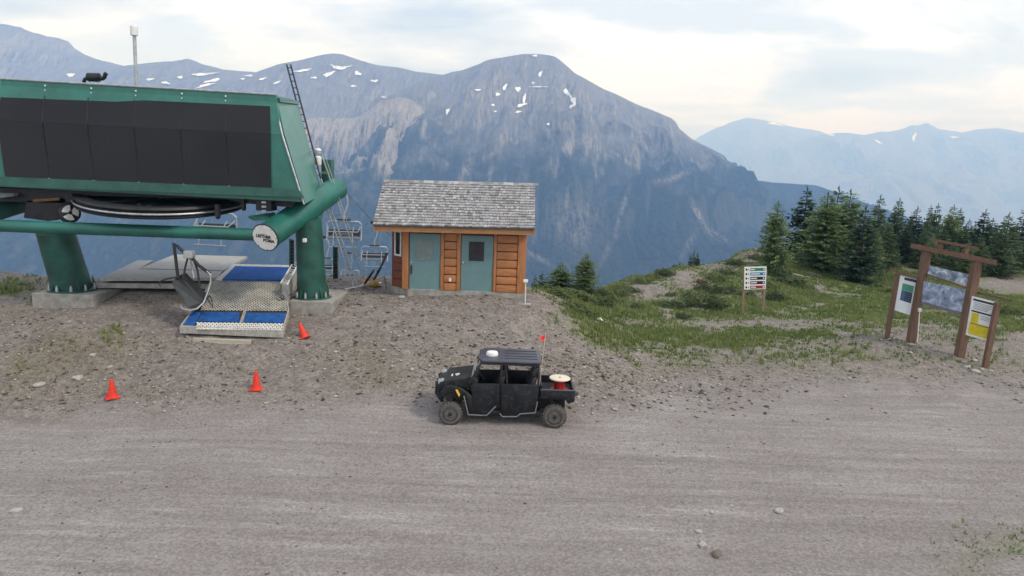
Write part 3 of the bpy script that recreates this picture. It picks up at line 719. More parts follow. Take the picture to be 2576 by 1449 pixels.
# ------------------------------------------------------------------ lift terminal
def build_terminal():
    base = Q(787, 748, 25.2)
    T = thing('lift_terminal', 'green chairlift top terminal with dark smoked panels on two slanted columns', 'lift terminal', base)
    YB = 27.0
    def yt(x, a, b_): return a + (b_ - a) * x / 693.0
    TOPY, KY, LOWY = 23.95, 23.45, 23.4
    # housing hull: sections left and right, front profile top -> kink -> bottom, back
    def section(side):
        if side == 'L': pts = [(3, 199, TOPY), (-12, 302, KY), (-55, 467, LOWY)]; bt, bb_ = (40, 215, YB), (-20, 470, YB)
        else: pts = [(693, 240, TOPY), (709, 338, KY), (763, 508, LOWY)]; bt, bb_ = (745, 252, YB), (806, 487, YB)
        return [Q(*p) for p in pts] + [Q(*bb_), Q(*bt)]
    Ls, Rs = section('L'), section('R')
    h = MB(); n = 5
    h.add(Ls + Rs, [(0, 1, 2, 3, 4), (9, 8, 7, 6, 5)] + [(i, i + 5, (i + 1) % 5 + 5, (i + 1) % 5) for i in range(5)])
    part('housing', h, M_green, T)
    # end panel slightly proud of the housing, with pale trim at its front edge
    e = MB(); a = [Q(697, 268, 24.0), Q(712, 338, 23.5), Q(764, 512, 23.45), Q(807, 488, YB), Q(745, 262, YB)]
    e.prism([p + (.03, 0, 0) for p in a], (.03, 0, 0)); part('end_panel', e, mat('green_end_panel', (.055, .20, .17), .35, .12, 1.2), T)
    tr = MB(); tr.tube([Q(693, 262, 23.93), Q(710, 338, 23.43), Q(765, 514, 23.38)], .03, 6); part('trim', tr, M_galv, T, True)
    M_rib = mat('rib_rubber', (.022, .022, .027), .6, .2, spec=.2)
    # smoked panes, lower upright and upper raked
    def shift(p, d): return p + np.array([0, -d, 0])
    bot = [-45, 12.5, 125, 237, 350, 463, 577, 683]; top_ = [-30, -8, 105, 218, 335, 452, 566, 681]; tt = [-20, 3, 113, 222, 338, 455, 568, 680]
    kk = lambda x: yt(x, 302, 338); bb_ = lambda x: yt(x, 443, 472); t0 = lambda x: yt(x, 235, 268)
    for i in range(1, 7):
        a0, a1, c0, c1, d0, d1 = top_[i] + .8, top_[i + 1] - .8, bot[i] + .8, bot[i + 1] - .8, tt[i] + .8, tt[i + 1] - .8
        p = MB(); p.prism([Q(a0, kk(a0) + .12, KY - .02), Q(a1, kk(a1) + .12, KY - .02), Q(c1, bb_(c1), LOWY - .02), Q(c0, bb_(c0), LOWY - .02)], (0, -.015, 0)); part('pane', p, M_glass_dk, T)
        p = MB(); p.prism([Q(d0, t0(d0), TOPY - .15), Q(d1, t0(d1), TOPY - .15), Q(a1, kk(a1) - .12, KY - .04), Q(a0, kk(a0) - .12, KY - .04)], (0, -.015, 0)); part('pane', p, M_glass_dk, T)
        if i < 6:
            r = MB(); x0, x1, x2 = tt[i + 1], top_[i + 1], bot[i + 1]
            r.tube([Q(x0, t0(x0), TOPY - .17), Q(x1, kk(x1), KY - .05), Q(x2, bb_(x2) + 2, LOWY - .035)], .02, 6); part('rib', r, M_rib, T)
            r = MB(); r.lathe([(.045, 0), (.045, .04), (.01, .05)], Q(x2, bb_(x2) + 3, LOWY - .03), 8, (0, -1, 0)); part('bolt', r, M_galv, T)
    # fascia band above and lip below
    b = MB(); b.prism([Q(0, 198, TOPY - .06), Q(694, 238, TOPY - .06), Q(694, 267, TOPY - .10), Q(0, 235, TOPY - .10)], (0, .12, 0)); bd = part('fascia_band', b, M_green, T)
    r = MB(); r.tube([Q(0, 198, TOPY - .07), Q(694, 238, TOPY - .07)], .03, 6); part('edge_strip', r, M_galv, bd)
    for x in (114, 230, 342, 458, 568):
        for dy_ in (10, 22):
            r = MB(); r.lathe([(.03, 0), (.03, .02), (.01, .03)], Q(x, 199 + x * .058 + dy_, TOPY - .085), 8, (0, -1, 0)); part('rivet', r, M_white, bd)
    b = MB(); b.prism([Q(-58, 442, LOWY - .11), Q(690, 473, LOWY - .11), Q(752, 478, LOWY - .11), Q(764, 497, LOWY - .13), Q(-62, 466, LOWY - .13)], (0, .13, 0)); part('lip', b, M_greendk, T)
    b = MB(); b.prism([Q(697, 246, 24.1), Q(744, 254, YB), Q(746, 262, YB), Q(698, 256, 24.1)], (.1, 0, 0)); part('side_band', b, M_green, T)
    # dark machinery underneath
    u = MB(); u.prism([Q(-60, 470, 24.0), Q(745, 500, 24.0), Q(735, 522, 24.0), Q(620, 512, 24.0), Q(560, 500, 24.0), Q(215, 492, 24.0), Q(200, 512, 24.0), Q(-60, 505, 24.0)], (0, 2.6, 0)); part('underframe', u, M_dark, T)
    # bullwheel, tilted with the rope
    c = Q(412, 499, 25.4); ax = Vector((0.045, -.13, 1)).normalized()
    w = MB(); w.lathe([(2.45, -.02), (2.5, -.16), (2.62, -.2), (2.86, -.2), (2.9, -.14), (2.8, -.06), (2.8, .04), (2.9, .12), (2.86, .2), (2.5, .2), (2.45, .05)], c, 64, ax); W = part('bullwheel', w, M_dark, T, True)
    q = Vector((0, 0, 1)).rotation_difference(ax)
    rr = MB(); pts = [(Vector(c) + q @ Vector((2.9 * math.cos(2 * math.pi * k / 48), 2.9 * math.sin(2 * math.pi * k / 48), -.02)))[:] for k in range(49)]; rr.tube(pts, .035, 6, False); part('rope_groove', rr, M_galv, W, True)
    for k in range(8):
        s = MB(); a = math.pi / 4 * k + .2; s.tube([Vector(c)[:], (Vector(c) + q @ Vector((2.5 * math.cos(a), 2.5 * math.sin(a), 0)))[:]], .09, 6); part('spoke', s, M_greendk, W)
    hh = MB(); hh.lathe([(.3, -.35), (.4, -.3), (.4, .3), (.3, .35)], c, 20, ax); part('hub', hh, M_dark, W, True)
    # grips / sheaves hanging under it
    for x, y, r_, Y in ((354, 533, 9, 23.6), (548, 535, 10, 23.7), (613, 514, 7, 23.9)):
        s = MB(); p = Q(x, y, Y); s.rbox(p[0] - r_ / 140, p[0] + r_ / 140, Y - .1, Y + .1, p[2] - .12, p[2] + .3, .03); s.lathe([(.1, -.05), (.11, 0), (.1, .05)], (p[0], Y, p[2] - .12), 10, (1, 0, 0)); part('sheave_block', s, M_dark, T)
    # inclined main tube with name plate
    A, B, C = Q(668, 597, 22.7), Q(803, 504, 26.1), Q(848, 473, 27.4)
    t = MB(); t.tube([A, A + (B - A) * .5, B, C], .455, 32); part('main_tube', t, M_green, T, True)
    d = Vector(A - B).normalized()
    pl = MB(); pl.lathe([(.49, 0), (.49, .03), (.475, .035)], A, 40, d); P = part('name_plate', pl, M_black, T)
    pl = MB(); pl.lathe([(.455, .034), (.455, .043), (.40, .045)], A, 40, d); part('plate_face', pl, mat('white_enamel', (.80, .79, .76), .35, .06, 5), P)
    right = Vector((0, 0, 1)).cross(d).normalized(); upv = d.cross(right)
    for txt, ox, oz, sz in (('LEITNER', -.05, .04, .15), ('POMA', .12, -.11, .15)):
        me = text_mesh(txt, sz, M_letter, .002, .15, .008)
        o = link('lettering', me, P); M4 = Matrix.Identity(4); L = Vector(A) + d * .048 + right * ox + upv * oz - Vector(ORG[T.name])
        rr_ = (right + upv * -.10).normalized(); uu = d.cross(rr_)
        for i in range(3): M4[i][0], M4[i][1], M4[i][2], M4[i][3] = rr_[i], uu[i], d[i], L[i]
        o.matrix_local = M4
    st_ = MB(); L0 = Vector(A) + d * .046 + upv * .13
    st_.hexa([(L0 + right * a + upv * b2 + d * e2)[:] for e2 in (0, .004) for a, b2 in ((-.12, -.01), (.1, -.015), (.12, .0), (-.1, .02))]); part('emblem_stroke', st_, mat('bronze_ink', (.35, .27, .12), .4, .1), P)
    for k in range(8):
        a = k * math.pi / 4; bl_ = MB(); bl_.lathe([(.018, 0), (.018, .012)], Vector(A) + d * .043 + right * math.cos(a) * .43 + upv * math.sin(a) * .43, 6, d); part('bolt', bl_, M_dark, P)
    s = MB(); p0, p1 = Q(786, 510, 25.2), Q(808, 493, 26.0)
    s.prism([Q(772, 514, 25.0), Q(780, 500, 25.9), Q(806, 492, 26.0), Q(808, 500, 25.7), Q(776, 520, 25.0)], (0, 0, .05)); part('saddle_plate', s, M_white, T)
    s = MB(); s.prism([Q(777, 535, 25.0), Q(806, 512, 26.0), Q(809, 545, 26.0), Q(790, 566, 25.2)], (.06, .0, 0)); part('gusset', s, M_green, T)
    # tread box and chain on top of the tube
    s = MB(); p = Q(668, 512, 23.9); s.rbox(p[0] - .28, p[0] + .28, 23.7, 24.3, p[2] - .25, p[2] + .35, .05); part('drive_box', s, M_black, T)
    for k in range(4):
        s = MB(); p = Q(663, 498 + k * 11, 23.6); s.box(p[0] - .08, p[0] + .08, 23.62, 23.69, p[2] - .035, p[2] + .035); part('chain_link', s, M_galv, T)
    s = MB(); p = Q(652, 548, 23.5); s.prism([Q(625, 548, 23.5), Q(690, 538, 23.9), Q(700, 552, 23.6), Q(640, 556, 23.3)], (0, 0, .06)); part('bracket', s, M_greendk, T)
    # cross tube, left tube
    t = MB(); t.tube([Q(-80, 565, 23.3), Q(655, 591, 23.5)], .215, 24); part('cross_tube', t, M_green, T, True)
    t = MB(); t.tube([Q(-90, 560, 23.4), Q(-10, 530, 24.4), Q(115, 492, 26.2)], .36, 24); part('main_tube', t, M_greendk, T, True)
    t = MB(); t.prism([Q(-30, 484, 23.7), Q(38, 486, 23.7), Q(34, 493, 23.6), Q(-30, 502, 23.5)], (0, .2, 0)); part('side_plate', t, M_galv, T)
    g = MB(); g.prism([Q(66, 505, 24.0), Q(165, 500, 24.0), Q(164, 545, 24.0), Q(120, 556, 24.0), Q(60, 548, 24.0)], (0, .5, 0)); part('motor_housing', g, M_dark, T)
    g = MB(); g.tube([Q(85, 505, 23.9), Q(150, 500, 23.9)], .06, 8); part('hose', g, mat('rubber_hose', (.22, .13, .06), .6, .2), T, True)
    c = Q(174, 535, 23.9); s = MB(); a = Vector((.80, -.58, .05)).normalized()
    s.lathe([(.30, -.09), (.36, -.07), (.375, 0), (.36, .07), (.30, .09)], c, 28, a); W2 = part('sheave_wheel', s, M_black, T, True)
    q = Vector((0, 0, 1)).rotation_difference(a)
    for k in range(3):
        s = MB(); a0 = k * 2.09 + .4; pts = []
        for j in range(7): pts.append(Vector(c) + q @ Vector((.27 * math.cos(a0 + j * .25), .27 * math.sin(a0 + j * .25), .10)))
        pts += [Vector(c) + q @ Vector((.07 * math.cos(a0 + j * .25), .07 * math.sin(a0 + j * .25), .10)) for j in (6, 3, 0)]
        s.prism([p[:] for p in pts], a * .012); part('spoke_plate', s, M_white, W2)
    # columns, flanges and bolts
    for (bx, by, tx, ty, Yb, Yt, r0, r1, nm) in ((786, 746, 776, 552, 25.2, 24.9, .545, .47, 'r'), (183, 728, 138, 580, 24.9, 24.4, .66, .60, 'l')):
        b0, b1 = Q(bx, by, Yb), Q(tx, ty, Yt)
        t = MB(); t.tube([b0, b1], [r0, r1], 32); Cc = part('column', t, M_greendk, T, True)
        f = MB(); f.lathe([(r0 + .16, 0), (r0 + .16, .05)], b0 + (0, 0, -.02), 28); part('flange', f, M_greendk, Cc)
        for k in range(10):
            a_ = 2 * math.pi * k / 10 + .2; p = b0 + np.array([math.cos(a_) * (r0 + .09), math.sin(a_) * (r0 + .09), .03])
            f = MB(); f.lathe([(.05, 0), (.05, .1), (.035, .16), (.035, .22)], p, 8); part('bolt', f, M_galv, Cc)
            if k % 2 == 0:
                f = MB(); d2 = np.array([math.cos(a_ + .3), math.sin(a_ + .3), 0]); s2 = np.array([-d2[1], d2[0], 0]) * .012
                f.prism([b0 + d2 * (r0 - .02) + s2, b0 + d2 * (r0 + .14) + s2, b0 + d2 * (r0 + .14) + s2 + (0, 0, .06), b0 + d2 * (r0 - .02) + s2 + (0, 0, .55)], -2 * s2); part('stiffener', f, M_greendk, Cc)
        if nm == 'r':
            x0, x1 = Q(727, 770, 24.35)[0], Q(836, 770, 24.35)[0]; f = MB(); f.rbox(x0, x1, 24.35, 27.2, b0[2] - 1.5, b0[2] - .022, .03); part('footing', f, M_conc, T)
            f = MB(); p = Q(768, 604, 24.4); f.rbox(p[0] - .06, p[0] + .06, 24.25, 24.42, p[2] - .07, p[2] + .07, .02); part('junction_box', f, M_white, T)
        else:
            x0, x1 = Q(82, 745, 24.1)[0], Q(236, 745, 24.1)[0]; f = MB(); f.rbox(x0, x1, 24.05, 26.4, b0[2] - 1.5, b0[2] - .022, .03); part('footing', f, M_conc, T)
    # motor box at the back, beyond the end wall
    m_ = MB(); p = Q(822, 432, 28.0); m_.rbox(p[0] - .18, p[0] + .24, 27.8, 28.3, p[2] - .6, p[2] + .5, .05); part('motor_box', m_, M_greendk, T, True)
    m_ = MB(); p = Q(800, 415, 27.6); m_.lathe([(.12, 0), (.14, .05), (.14, .3), (.08, .36)], p, 14); m_.lathe([(.12, .45), (.14, .5), (.14, .6), (.08, .66)], p, 14); part('insulator', m_, M_white, T, True)
    # black horn-like exhaust on the roof and the mast
    e = MB(); e.tube([Q(222, 194, 24.6), Q(250, 195, 24.6)], .15, 16); e.tube([Q(250, 196, 24.6), Q(258, 198, 24.6), Q(263, 194, 24.6), Q(264, 188, 24.6), Q(268, 184, 24.6)], .07, 10); e.tube([Q(222, 196, 24.6), Q(214, 199, 24.6), Q(210, 207, 24.6)], .06, 10)
    part('muffler', e, M_black, T, True)
    for x in (226, 246):
        e = MB(); e.tube([Q(x, 198, 24.6), Q(x, 214, 24.6)], .02, 6); part('muffler_leg', e, M_galv, T)
    m0, m1 = Q(343.5, 225, 25.4), Q(338, 90, 25.4)
    e = MB(); e.tube([m0, m1], .062, 12); Mp = part('mast', e, M_galv, T, True)
    e = MB(); k0 = Q(338, 90, 25.4); dd = Vector(m1 - m0).normalized(); e.lathe([(.05, -.2), (.06, -.18), (.06, 0), (.125, .01), (.13, .04), (.13, .32), (.10, .345)], k0, 16, dd); part('antenna', e, M_white, Mp, True)
build_terminal()

# access ladder with safety cage
def build_ladder():
    Y = 27.35
    b0 = Q(896, 729, Y); b0[2] = hz(b0[0], b0[1])
    T = thing('access_ladder', 'tall steel ladder with safety cage leaning up beside the green terminal', 'ladder', b0)
    M_ldk = mat('dark_ladder', (.05, .055, .07), .45, .2, metal=.4)
    lerp = lambda a, b_, t: (a[0] + (b_[0] - a[0]) * t, a[1] + (b_[1] - a[1]) * t)
    for a, b_, mt_ in (((721, 162), (797, 449), M_ldk), ((731, 162), (807, 449), M_ldk), ((797, 449), (893, 730), M_galv), ((807, 449), (903, 730), M_galv)):
        r = MB(); r.tube([Q(*a, Y), Q(*b_, Y)], .033, 8); part('rail', r, mt_, T, True)
    for k in range(17):
        t = (k + .5) / 17; p, q = lerp((721, 162), (797, 449), t), lerp((731, 162), (807, 449), t); r = MB(); r.tube([Q(*p, Y), Q(*q, Y)], .018, 6); part('rung', r, M_ldk if k < 10 else M_galv, T)
    for k in range(17):
        t = (k + .5) / 17; p, q = lerp((797, 449), (893, 730), t), lerp((807, 449), (903, 730), t); r = MB(); r.tube([Q(*p, Y), Q(*q, Y)], .018, 6); part('rung', r, M_galv, T)
    for dx_, dy_, Yc in ((0, 0, Y - .5), (8, 0, Y - .62), (4, 6, Y - .62)):
        r = MB(); r.tube([Q(806 + dx_, 381 + dy_, Yc), Q(910 + dx_, 690 + dy_, Yc)], .013, 6); part('cage_bar', r, M_galv, T)
    for k in range(7):
        t = k / 6; p = lerp((806, 381), (910, 690), t); l = lerp((778, 381), (880, 690), t)
        r = MB(); r.tube([Q(l[0], l[1], Y), Q(l[0] + 14, l[1] + 1, Y - .45), Q(p[0], p[1], Y - .5), Q(p[0] + 8, p[1], Y - .62), Q(p[0] + 6, p[1] + 4, Y - .3), Q(l[0] + 11, l[1] + 3, Y)], .013, 6); part('hoop', r, M_galv, T)
    for x, y in ((745, 288), (770, 385), (797, 470)):
        r = MB(); r.tube([Q(x - 10, y - 4, Y - .1), Q(x + 6, y, Y)], .03, 6); part('bracket', r, M_ldk, T)
build_ladder()
for px, y0, y1, lab in ((735, 600, 668, 'dark green ladder rack standing behind the blue mat'), (845, 618, 692, 'dark green ladder rack standing left of the caged ladder foot')):
    Y = 29.0; a = Q(px, y1 + 14, Y); T = thing('ladder_rack', lab, 'rack', a, 'green ladder racks')
    for s in (-1, 1):
        r = MB(); r.tube([Q(px + s * 6, y0, Y), Q(px + s * 6, y1 + 14, Y)], .028, 6); part('rail', r, M_greendk if s < 0 else M_galv, T)
    r = MB(); p, q = Q(px - 5, y1 + 10, Y), Q(px + 5, y0 + 3, Y); r.box(p[0], q[0], Y + .03, Y + .05, p[2], q[2]); part('back_sheet', r, M_black, T)
    for k in range(8):
        r = MB(); y = y0 + 5 + (y1 - y0) * k / 8; r.tube([Q(px - 6, y, Y), Q(px + 6, y, Y)], .018, 6); part('rung', r, M_greendk, T)
# ------------------------------------------------------------------ decks and ramp
def Zp(px, py, z):
    d = ray(px, py); return CAM + d * ((z - CAM[2]) / d[2])
def plane_hit(px, py, o, n):
    d = ray(px, py); return CAM + d * (np.dot(o - CAM, n) / np.dot(d, n))
dk = Q(400, 697, 25.7)[2]
T = thing('unloading_deck', 'pale grey weathered deck of two slabs behind the tipped chair', 'deck', Zp(440, 690, dk))
for i, poly in enumerate(([(253, 699), (346, 655), (385, 655), (350, 676), (560, 681), (548, 699)], [(352, 675), (440, 640), (622, 645), (562, 680)])):
    s = MB(); s.prism([Zp(x, y, dk + .03 * i) for x, y in poly], (0, 0, -.12)); part('slab', s, M_deck, T)
s = MB(); s.prism([Zp(x, y, dk - .22) for x, y in ((238, 712), (262, 703), (560, 706), (556, 716))], (0, 0, -.18)); part('sill_beam', s, M_conc, T)
s = MB(); s.prism([Zp(x, y, dk - .121) for x, y in ((270, 700), (350, 660), (600, 660), (545, 700))], (0, 0, -.1)); part('dark_gap_fill', s, M_dark, T)  # solid dark slab, colours in the shade of the gap under the deck
for x in (285, 420, 540):
    s = MB(); p = Zp(x, 702, dk - .2); s.box(p[0] - .08, p[0] + .08, p[1], p[1] + .16, p[2] - 1.2, p[2] + .08); part('leg', s, M_conc, T)

A3, B3, C3 = Q(452, 823, 22.3), Q(712, 835, 22.35), Q(620, 706, 25.3)
RN = np.cross(B3 - A3, C3 - A3); RN /= np.linalg.norm(RN)
if RN[2] < 0: RN = -RN
RP_ = lambda x, y, up_=0.0: plane_hit(x, y, A3 + RN * up_, RN)
T = thing('unloading_ramp', 'sloping metal grating ramp with blue mats in front of the terminal', 'ramp', RP_(590, 800) - (0, 0, .4))
outer = [(452, 822), (506, 752), (530, 706), (716, 708), (728, 780), (712, 834)]
s = MB(); s.prism([RP_(x, y, -.035) for x, y in outer], (0, 0, -.05)); part('tray', s, mat('ramp_tray', (.055, .052, .048), .8, .3, 3), T)  # dark sheet below the bars, paints the shade seen through the holes
def edge(a, b_, hgt, w=.05, nm='side_beam', mt_=None):
    p, q = RP_(*a), RP_(*b_); d = (q - p); d /= np.linalg.norm(d); s_ = np.cross(d, RN) * w
    e = MB(); e.hexa([p - (0, 0, hgt), q - (0, 0, hgt), q + s_ - (0, 0, hgt), p + s_ - (0, 0, hgt), p + RN * .03, q + RN * .03, q + s_ + RN * .03, p + s_ + RN * .03]); part(nm, e, mt_ or M_galv2, T)
M_galv2 = mat('worn_aluminium', (.46, .445, .41), .55, .2, 5, metal=.2, bump=.1)
edge((712, 834), (452, 822), .22, nm='front_beam'); edge((452, 822), (506, 752), .2); edge((506, 752), (530, 706), .2); edge((728, 780), (712, 834), .2); edge((716, 708), (728, 780), .2)
def bil(q, u, v): return q[0] * (1 - u) * (1 - v) + q[1] * u * (1 - v) + q[2] * u * v + q[3] * (1 - u) * v
def grating(quad, nx, ny, w, mt_, nm='grating', hgt=.02):
    q = [RP_(x, y, .0) for x, y in quad]; g = MB()
    def bar(a, b_):
        p, r = bil(q, *a), bil(q, *b_); d = r - p; L = np.linalg.norm(d)
        if L < 1e-4: return
        d /= L; s_ = np.cross(d, RN) * w / 2
        g.hexa([p - s_, r - s_, r + s_, p + s_, p - s_ + RN * hgt, r - s_ + RN * hgt, r + s_ + RN * hgt, p + s_ + RN * hgt])
    for k in range(-ny, nx):
        # rising diagonal from (k/nx,0)
        for s0 in (1, -1):
            x0, x1 = k / nx, (k + ny) / nx; va, vb = 0, 1
            if x0 < 0: va = -x0 / (x1 - x0); x0 = 0
            if x1 > 1: vb = 1 - (x1 - 1) / ((k + ny) / nx - k / nx); x1 = 1
            if vb <= va: continue
            if s0 > 0: bar((x0, va), (x1, vb))
            else: bar((1 - x0, va), (1 - x1, vb))
    o = part(nm, g, mt_, T); return o
mid = [(505, 781), (722, 783), (716, 710), (532, 708)]
M_grate = mat('grating_grey', (.52, .50, .45), .6, .22, 3)
grating(mid, 24, 13, .034, M_grate)
for qd in ([(497, 809), (601, 811), (603, 787), (510, 785)], [(612, 811), (712, 813), (720, 789), (616, 788)], [(460, 818), (488, 820), (507, 786), (486, 785)], ):
    s = MB(); s.prism([RP_(x, y, .004) for x, y in qd], RN * .015); part('blue_panel', s, mat('blue_panel', (.022, .10, .33), .75, .25, 4, bump=.2, spec=.12), T)
grating([(495, 829), (708, 832), (712, 815), (496, 812)], 22, 2, .05, mat('grating_white', (.70, .69, .66), .55, .1), 'toe_grating', .025)
s = MB(); s.prism([RP_(603, 812, .01), RP_(611, 813, .01), RP_(625, 765, .01), RP_(619, 765, .01)], RN * .035); part('joint_strip', s, mat('dull_strip', (.30, .28, .25), .8, .2), T)
T = thing('blue_unloading_mat', 'flat bright blue mat with pale rim at the head of the ramp', 'mat', Zp(640, 690, dk))
s = MB(); s.prism([Zp(x, y, dk + .10) for x, y in ((559, 702), (592, 669), (727, 672), (711, 704))], (0, 0, -.05)); part('mat', s, M_blue, T)
s = MB(); s.prism([Zp(x, y, dk + .04) for x, y in ((540, 705), (586, 664), (735, 667), (716, 708))], (0, 0, -.2)); part('rim', s, M_galv2, T)
for i in range(1, 5):
    s = MB(); u = i / 5; a, b_ = Zp(559 + 152 * u, 702 + 2 * u, dk + .1), Zp(592 + 135 * u, 669 + 3 * u, dk + .1); s.tube([a, b_], .012, 4); part('seam', s, M_blue, T)
# narrow side grating lying like a ladder beside the column
T = thing('side_grating', 'narrow white slatted step grating between ramp and column', 'grating', Zp(728, 690, dk + .2))
z_ = dk + .2
for a, b_ in (((707, 711), (740, 656)), ((723, 715), (752, 661))):
    s = MB(); s.tube([Zp(*a, z_), Zp(*b_, z_)], .03, 6); part('rail', s, M_white, T)
for k in range(10):
    u = (k + .5) / 10; s = MB(); s.tube([Zp(707 + 33 * u, 711 - 55 * u, z_), Zp(723 + 29 * u, 715 - 54 * u, z_)], .022, 4); part('slat', s, M_white, T)
s = MB(); s.prism([Zp(709, 714, z_ - .04), Zp(724, 717, z_ - .04), Zp(752, 664, z_ - .04)], (0, 0, -.75)); part('side_wall', s, M_galv2, T)
# timber under the ramp's front
a, b_ = hit(487, 856), hit(635, 857); pl = MB(); pl.rbox(a[0], b_[0], a[1] - .08, a[1] + .08, min(a[2], b_[2]) - .12, max(a[2], b_[2]) + .05, .01)
tag(part('timber', pl, mat('pale_timber', (.48, .44, .36), .8, .2, 4, stretch=(1, 8, 8)), None), 'pale squared timber lying on the dirt in front of the ramp', 'timber')
a = Zp(568, 848, hz(*Zp(568, 848, 1.2)[:2]))
pl = MB(); pl.rbox(a[0] - .1, a[0] + .1, a[1] + .2, a[1] + .4, a[2] - .2, a[2] + .35, .01); tag(part('support_block', pl, M_conc, None), 'short block propping the middle of the ramp front', 'block')

# tipped lift chair beside the ramp
def build_tipped():
    Y = 23.1
    g0 = Q(470, 778, Y - .4)
    T = thing('tipped_chair', 'dark lift chair lying tipped over beside the grating ramp', 'lift chair', g0)
    seat = MB(); seat.prism([Q(432, 712, Y), Q(440, 701, Y), Q(503, 762, Y - .3), Q(497, 776, Y - .3), Q(470, 774, Y - .5), Q(452, 748, Y - .4)], (.06, .5, .10)); part('seat', seat, mat('charcoal_seat', (.05, .055, .058), .45, .2, 4), T)
    bk = MB(); bk.prism([Q(443, 698, Y + .1), Q(452, 693, Y + .1), Q(512, 754, Y - .1), Q(504, 763, Y - .2)], (.05, .35, .05)); part('backrest', bk, M_black, T)
    def tb(nm, pts, r, mt_=M_dark): s = MB(); s.tube(pts, r, 8); part(nm, s, mt_, T, True)
    tb('hanger', [Q(448, 700, Y), Q(442, 650, Y), Q(437, 612, Y), Q(447, 620, Y), Q(462, 634, Y + .05)], .055)
    tb('hanger', [Q(462, 634, Y + .05), Q(480, 645, Y + .1), Q(500, 668, Y + .1), Q(528, 688, Y + .1)], .06)
    tb('strut', [Q(474, 642, Y + .1), Q(466, 672, Y + .1), Q(461, 700, Y)], .035)
    tb('strut', [Q(476, 642, Y + .1), Q(483, 670, Y + .2), Q(488, 700, Y + .1)], .035, M_galv)
    tb('strut', [Q(486, 650, Y + .1), Q(497, 680, Y + .1), Q(503, 720, Y)], .035)
    tb('footrest', [Q(520, 682, Y), Q(530, 692, Y), Q(530, 712, Y), Q(521, 740, Y - .1), Q(512, 762, Y - .3), Q(495, 777, Y - .5), Q(478, 781, Y - .55), Q(460, 777, Y - .5), Q(455, 770, Y - .4)], .03, M_galv)
    tb('armrest', [Q(445, 697, Y), Q(425, 700, Y - .1), Q(406, 706, Y - .2), Q(399, 714, Y - .25), Q(404, 720, Y - .25)], .028)
    tb('armrest', [Q(520, 738, Y), Q(524, 755, Y - .1), Q(536, 775, Y - .3), Q(532, 752, Y - .1), Q(526, 742, Y)], .022)
    gr = MB(); p = Q(476, 640, Y + .1); gr.rbox(p[0] - .16, p[0] + .16, Y - .02, Y + .24, p[2] - .13, p[2] + .13, .04); part('grip', gr, M_galv, T)
build_tipped()

# hanging lift chairs over the valley
def lift_chair(px, py, Y, label, rot=0.0, wdt=2.3):
    c = Q(px, py, Y)      # middle of the seat
    T = thing('lift_chair', label, 'lift chair', c, 'lift chairs hanging on the rope', local=True, rotz=rot)
    h = wdt / 2
    def tb(nm, pts, r, mt_=M_galv): s = MB(); s.tube(pts, r, 8); part(nm, s, mt_, T, True)
    s = MB(); s.rbox(-h * .92, h * .92, -.5, .0, -.06, .04, .03); part('seat', s, mat('seat_vinyl', (.16, .17, .19), .5, .15), T)
    s = MB(); s.rbox(-h * .92, h * .92, .02, .10, .12, .55, .03); part('backrest', s, mat('back_vinyl', (.035, .037, .045), .5, .15), T)
    tb('frame', [(-h, -.5, -.1), (-h, -.1, -.1), (-h, .05, .3), (-h, .0, .95), (-h + .18, 0, 1.12), (h - .18, 0, 1.12), (h, .0, .95), (h, .05, .3), (h, -.1, -.1), (h, -.5, -.1)], .045)
    tb('footrest', [(-h * .8, -.75, -.55), (h * .8, -.75, -.55)], .03)
    for s_ in (-.55, .55): tb('footrest_arm', [(h * s_, -.75, -.55), (h * s_, -.6, .3), (h * s_, .0, .7)], .028)
    tb('safety_bar', [(-h * .95, 0, .75), (-h * .85, -.55, .45), (h * .85, -.55, .45), (h * .95, 0, .75)], .035)
    tb('hanger', [(0, 0, 1.12), (0, .05, 1.6), (.25, .1, 2.3), (.15, .1, 2.9), (-.1, .05, 3.2)], .05)
    s = MB(); s.rbox(-.35, .2, -.12, .2, 3.15, 3.4, .05); part('grip', s, M_dark, T)
    s = MB(); s.rbox(-.45, .45, -.08, .08, 1.18, 1.28, .03); part('yoke', s, M_dark, T)
    return c
grips = []
for px, py, Y, lab, r in ((866, 598, 46, 'lift chair with pale tubular frame just right of the terminal column', .1), (942, 652, 60, 'small distant lift chair just left of the cedar hut', .15), (545, 588, 37, 'lift chair whose pale frame hangs behind the green cross tube', -.1),
                          (822, 680, 66, 'far lift chair half hidden behind the right green column', .1), (881, 702, 84, 'farthest lift chair low beside the ladder foot', .12)):
    grips.append(lift_chair(px, py, Y, lab, r))
e_ = Q(848, 470, 28)
order = sorted([grips[0], grips[1]], key=lambda g: g[1])
rp = MB(); rp.tube([Q(820, 470, 28.5)] + [g + (-.1, .05, 3.3) for g in order] + [np.array([order[1][0] + 12, order[1][1] + 45, order[1][2] - 16])], .016, 6)
tag(part('haul_rope', rp, M_dark, None), 'thin steel haul rope running down past the hut with chairs', 'rope', 'haul ropes of the chairlift')
rp = MB(); rp.tube([Q(560, 505, 28), grips[2] + (-.1, .05, 3.3), grips[3] + (-.1, .05, 3.3), grips[4] + (-.1, .05, 3.3)], .016, 6)
tag(part('haul_rope', rp, M_dark, None), 'thin steel haul rope leaving under the terminal housing', 'rope', 'haul ropes of the chairlift')

